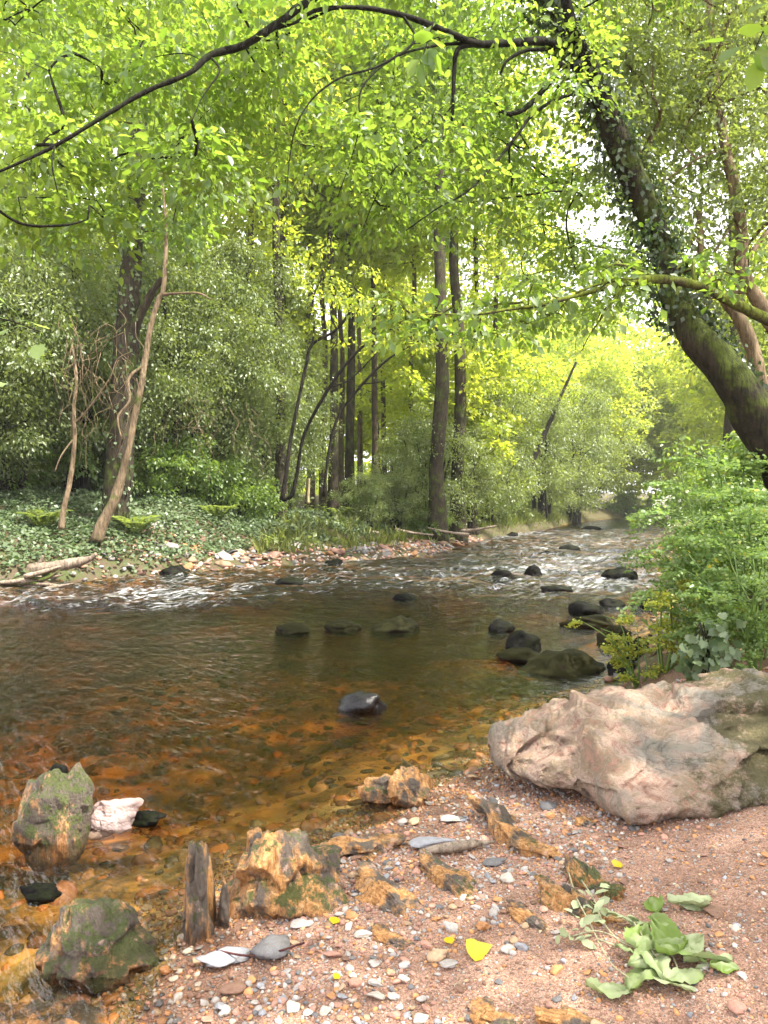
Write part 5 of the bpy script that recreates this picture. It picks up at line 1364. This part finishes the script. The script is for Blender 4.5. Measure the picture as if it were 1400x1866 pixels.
scatter_stones('far_shingle', 'small stones between the larger stones of the far bar', 9000, (-6, 5), (14, 32),
    lambda x, y, sd, wb, wr, wf: ((sd > -0.3) & (sd < 1.7) & (wf > 0.5)).astype(float)*0.9, 0.06, 0.3, 1, 0.3, [0.2, 0.1, 0.25, 0.05, 0.2, 0.05, 0.05, 0.15], 14)
scatter_stones('right_bank_shingle', 'dark pebbles at the foot of the right bank', 2600, (0.6, 5.0), (4.6, 11),
    lambda x, y, sd, wb, wr, wf: ((sd > -0.3) & (sd < 0.35) & (wr > 0.4)).astype(float), 0.028, 0.4, 1, 0.3, [0.1, 0.4, 0.1, 0.05, 0.4, 0.02, 0.1, 0.05], 15)

# ------------------------------------------------------------------ driftwood, twig, leaves
p0, p1 = beach_pt(765, 1562), beach_pt(905, 1546)
P = np.array([p0 + [0, 0, 0.02], p0*0.65 + p1*0.35 + [0, 0, 0.026], p0*0.35 + p1*0.65 + [0, 0.01, 0.024], p1 + [0, 0.02, 0.02]])
V, T = tube(P, [0.012, 0.021, 0.018, 0.004], 8, 7, 0.25, 4); tag(mk('driftwood_stick', V, T, M['deadwood'], origin=p0), 'short pale driftwood stick lying on the pebbles', 'stick')
ps = [beach_pt(395, 1752), beach_pt(450, 1762), beach_pt(500, 1756), beach_pt(555, 1738)]
m_red = bark_mat('red_twig', (0.05, 0.02, 0.018), (0.12, 0.045, 0.04))
V, T = tube(np.array(ps) + [0, 0, 0.035], 0.0035, 6, 6, 0.2, 4); tag(mk('twig', V, T, m_red, origin=ps[0]), 'thin dark red twig lying over the wet stones', 'twig')
LT['birch'] = (np.array([[0.35,0,-0.02],[0,0,0],[0.02,0.25,0.06],[0.12,0.46,0.10],[0.30,0.50,0.06],[0.42,0.42,0.09],[0.55,0.34,0.02],[0.70,0.22,0.05],[1,0,0.08],[0.70,-0.22,0.0],[0.55,-0.34,0.10],[0.42,-0.42,0.02],[0.30,-0.5,0.10],[0.12,-0.46,0.03],[0.02,-0.25,0.05]], float), np.array([[0, 1+(i+1) % 14, 1+i] for i in range(14)]))
m_yl = leaf_mat('yellow_leaf', (0.48, 0.36, 0.012), (0.55, 0.42, 0.02), (0.5, 0.4, 0.02), (0.5, 0.4, 0.02), 0.25, 0.04)
for px, py, w, a, lab in ((875, 1737, 40, 0.3, 'large bright yellow fallen leaf on the sand'), (818, 1720, 19, 2.0, 'small yellow leaf near the cream pebble'), (1125, 1580, 20, 0.8, 'small yellow leaf on the sand below the boulder'),
                      (610, 1683, 20, 1.4, 'small dull yellow leaf on the pebbles by the ribbed orange rock'), (614, 1786, 14, 1.0, 'tiny orange yellow leaf near the bottom middle'), (960, 1167, 0, 0, '')):
    if not w: continue
    p = beach_pt(px, py) + [0, 0, 0.012]; L = w/1400*p[1]*1.25
    D = np.array([[math.cos(a), math.sin(a), 0.05]])
    V, T, v = leaves(p[None] - D*L*0.5, D, np.array([[0.1, -0.35, 1.0]]), L, L*0.95, 'birch' if w > 30 else 'oval'); tag(mk('yellow_leaf', V, T, m_yl, None, {'v': v}, origin=p), lab, 'leaf', 'yellow fallen leaves')
# withered leafy cutting on the sand
c = beach_pt(1190, 1745); e = empty('withered_plant', c, 'heap of withered green leaves with pale stalks dropped on the sand', 'plant')
M['wilt'] = leaf_mat('wilted_leaf', (0.14, 0.21, 0.04), (0.38, 0.42, 0.25), (0.2, 0.3, 0.06), (0.26, 0.32, 0.14), 0.25, 0.012)
LV = [(1190, 1655, 52, 80), (1145, 1690, 70, 160), (1165, 1730, 85, 60), (1215, 1735, 80, 100), (1180, 1770, 75, 200), (1250, 1790, 90, 20), (1290, 1765, 75, -15), (1320, 1772, 45, -10), (1110, 1815, 75, 175), (1165, 1800, 80, 230), (1225, 1805, 85, 300), (1265, 1735, 60, 40),
      (1205, 1700, 60, 120), (1240, 1760, 80, 330), (1150, 1755, 60, 130), (1270, 1650, 60, 15), (1255, 1660, 65, 170), (1195, 1785, 70, 270)]
def limp_leaf(p, a, L, W, seed, tone):
    r_ = np.random.default_rng(seed); nu, nv = 15, 9
    u, v = np.meshgrid(np.linspace(0, 1, nu), np.linspace(-1, 1, nv), indexing='ij'); u, v = u.ravel(), v.ravel()
    hw = np.sin(np.pi*np.clip(u, 0, 1)**0.75)**0.75*(1 - 0.25*u)*(1 + 0.10*np.abs(v)*np.sin(u*38)) + 0.012
    x = u*L; y = v*hw*W/2
    cup = r_.uniform(-0.6, 0.6); bend = r_.uniform(-0.5, 0.35)
    n = fbm(np.stack([u*2.6 + seed*3.1, v*1.8, 0*u], -1), 3, seed)
    z = cup*np.abs(v)**1.6*hw*W*0.35 + bend*L*(u - 0.4)**2 + 0.22*L*n + 0.02*L*np.abs(np.sin(8*np.pi*(u - 0.30*np.abs(v)))) - 0.03*L*np.exp(-(v*6)**2)
    ro = r_.uniform(-0.6, 0.6); y, z = y*math.cos(ro) - z*math.sin(ro), y*math.sin(ro) + z*math.cos(ro)
    z = np.maximum(z, -0.010)
    c, s_ = math.cos(a), math.sin(a); x = x - L/2
    V = np.stack([p[0] + x*c - y*s_, p[1] + x*s_ + y*c, p[2] + z], -1)
    i = (np.arange(nu-1)[:, None]*nv + np.arange(nv-1)[None]).ravel()
    T = np.concatenate([np.c_[i, i+nv, i+nv+1], np.c_[i, i+nv+1, i+1]])
    return V, T, np.clip(tone + 0.55*n + 0.22*np.exp(-(v*7)**2), 0, 0.94)
Vp = []
TONE = [0.10, 0.75, 0.15, 0.12, 0.5, 0.6, 0.55, 0.12, 0.7, 0.25, 0.65, 0.7, 0.3, 0.15, 0.45, 0.85, 0.92, 0.5]
for i, (px, py, w, a) in enumerate(LV):
    p = beach_pt(px, py); L = w/1400*p[1]*1.25
    zz = 0.012 + 0.030*math.exp(-((px-1200)/60.)**2 - ((py-1750)/50.)**2) + 0.012*rng.random()
    Vp.append(limp_leaf(p + [0, 0, zz], R(a), L*0.9, L*rng.uniform(0.45, 0.7), 60+i, TONE[i]))
for i in range(34):
    px, py = (1085 + rng.normal()*30, 1680 + rng.normal()*28) if i < 24 else (1050 + rng.normal()*14, 1722 + rng.normal()*5)
    p = beach_pt(px, py) + [0, 0, 0.02 + 0.03*rng.random()]; L = 0.045*rng.uniform(0.6, 1.3)
    Vp.append(leaves(p[None], rng.normal(size=(1, 3))*[1, 1, 0.5], np.array([[0, -0.3, 1.0]]) + rng.normal(size=(1, 3))*0.5, L, L*0.6, 'oval', np.array([0.9 + 0.09*rng.random()])))
V, T, v = join(Vp); mk('foliage', V, T, M['wilt'], e, {'v': v})
ss = []
for L in ([(1035, 1600), (1050, 1650), (1075, 1700), (1110, 1770), (1150, 1805)], [(1060, 1620), (1085, 1660), (1100, 1700), (1140, 1740), (1200, 1750)], [(1090, 1730), (1130, 1745), (1180, 1760), (1250, 1750)], [(1150, 1690), (1180, 1740), (1215, 1790)], [(1040, 1725), (1090, 1715), (1150, 1740)], [(1200, 1720), (1225, 1760), (1240, 1800)]):
    Q = np.array([beach_pt(*q) for q in L]) + [0, 0, 0.03]; ss.append(tube(Q, np.linspace(0.003, 0.002, len(Q)), 5, 5))
M['stalk'] = bark_mat('pale_stalk', (0.38, 0.36, 0.22), (0.5, 0.46, 0.3))
V, T = join(ss); mk('stalks', V, T, M['stalk'], e)

# driftwood pile and roots on the far bank
def log(label, pts, mt, branches=(), cat='log', name='driftwood_log', group=None):
    P, r = poly(pts); t = empty(name, P[0], label, cat, group)
    V, T = tube(P, r, 9, 6, 0.3, 9); mk('trunk', V, T, mt, t)
    for b in branches:
        Q, q = poly(b); V, T = tube(Q, q, 6, 4, 0.2, 3); mk('limb', V, T, mt, t)
log('long bare grey log lying along the left waterline', [(-60, 1062, 34, 13.6), (0, 1048, 30, 13.7), (60, 1038, 26, 13.8), (115, 1030, 20, 13.9), (160, 1020, 13, 14), (176, 1009, 6, 14)], M['deadwood'],
    [[(60, 1038, 9, 13.8), (75, 1022, 6, 13.8), (78, 1012, 4, 13.8)], [(20, 1046, 12, 13.7), (0, 1024, 9, 13.8), (-30, 1015, 7, 13.8)]], group='driftwood on the far bank')
for i in range(11):
    a = rng.uniform(-60, 60); y = rng.uniform(1045, 1078)
    pts = [(a, y, rng.uniform(6, 12), 13.1 + 0.3*rng.random()), (a+40, y-rng.uniform(0, 12), 8, 13.2), (a+rng.uniform(60, 100), y-rng.uniform(-6, 22), 3, 13.3)]
    P, r = poly(pts); V, T = tube(P, r, 6, 4, 0.3, i)
    tag(mk('driftwood_stick', V, T, M['deadwood'] if i % 3 else M['bark_mid'], origin=P[0]), 'bare stick in the driftwood pile under the long log', 'stick', 'sticks of the driftwood pile')
for i, (x0, y0, x1, y1, Y) in enumerate([(855, 975, 780, 962, 26), (840, 968, 905, 958, 28), (720, 965, 790, 975, 25), (690, 972, 640, 958, 24.5)]):
    P, r = poly([(x0, y0, 7, Y), ((x0+x1)/2, (y0+y1)/2+1.5, 5, Y), (x1, y1, 3, Y)]); V, T = tube(P, r, 6, 4, 0.3, i)
    tag(mk('driftwood_stick', V, T, M['deadwood'], origin=P[0]), ['stick reaching left from the end of the stony bar', 'stick reaching up right at the end of the stony bar', 'bare stick under the silvery bush above the bar', 'bare stick in the grass above the middle of the bar'][i], 'stick', 'driftwood on the far bank')
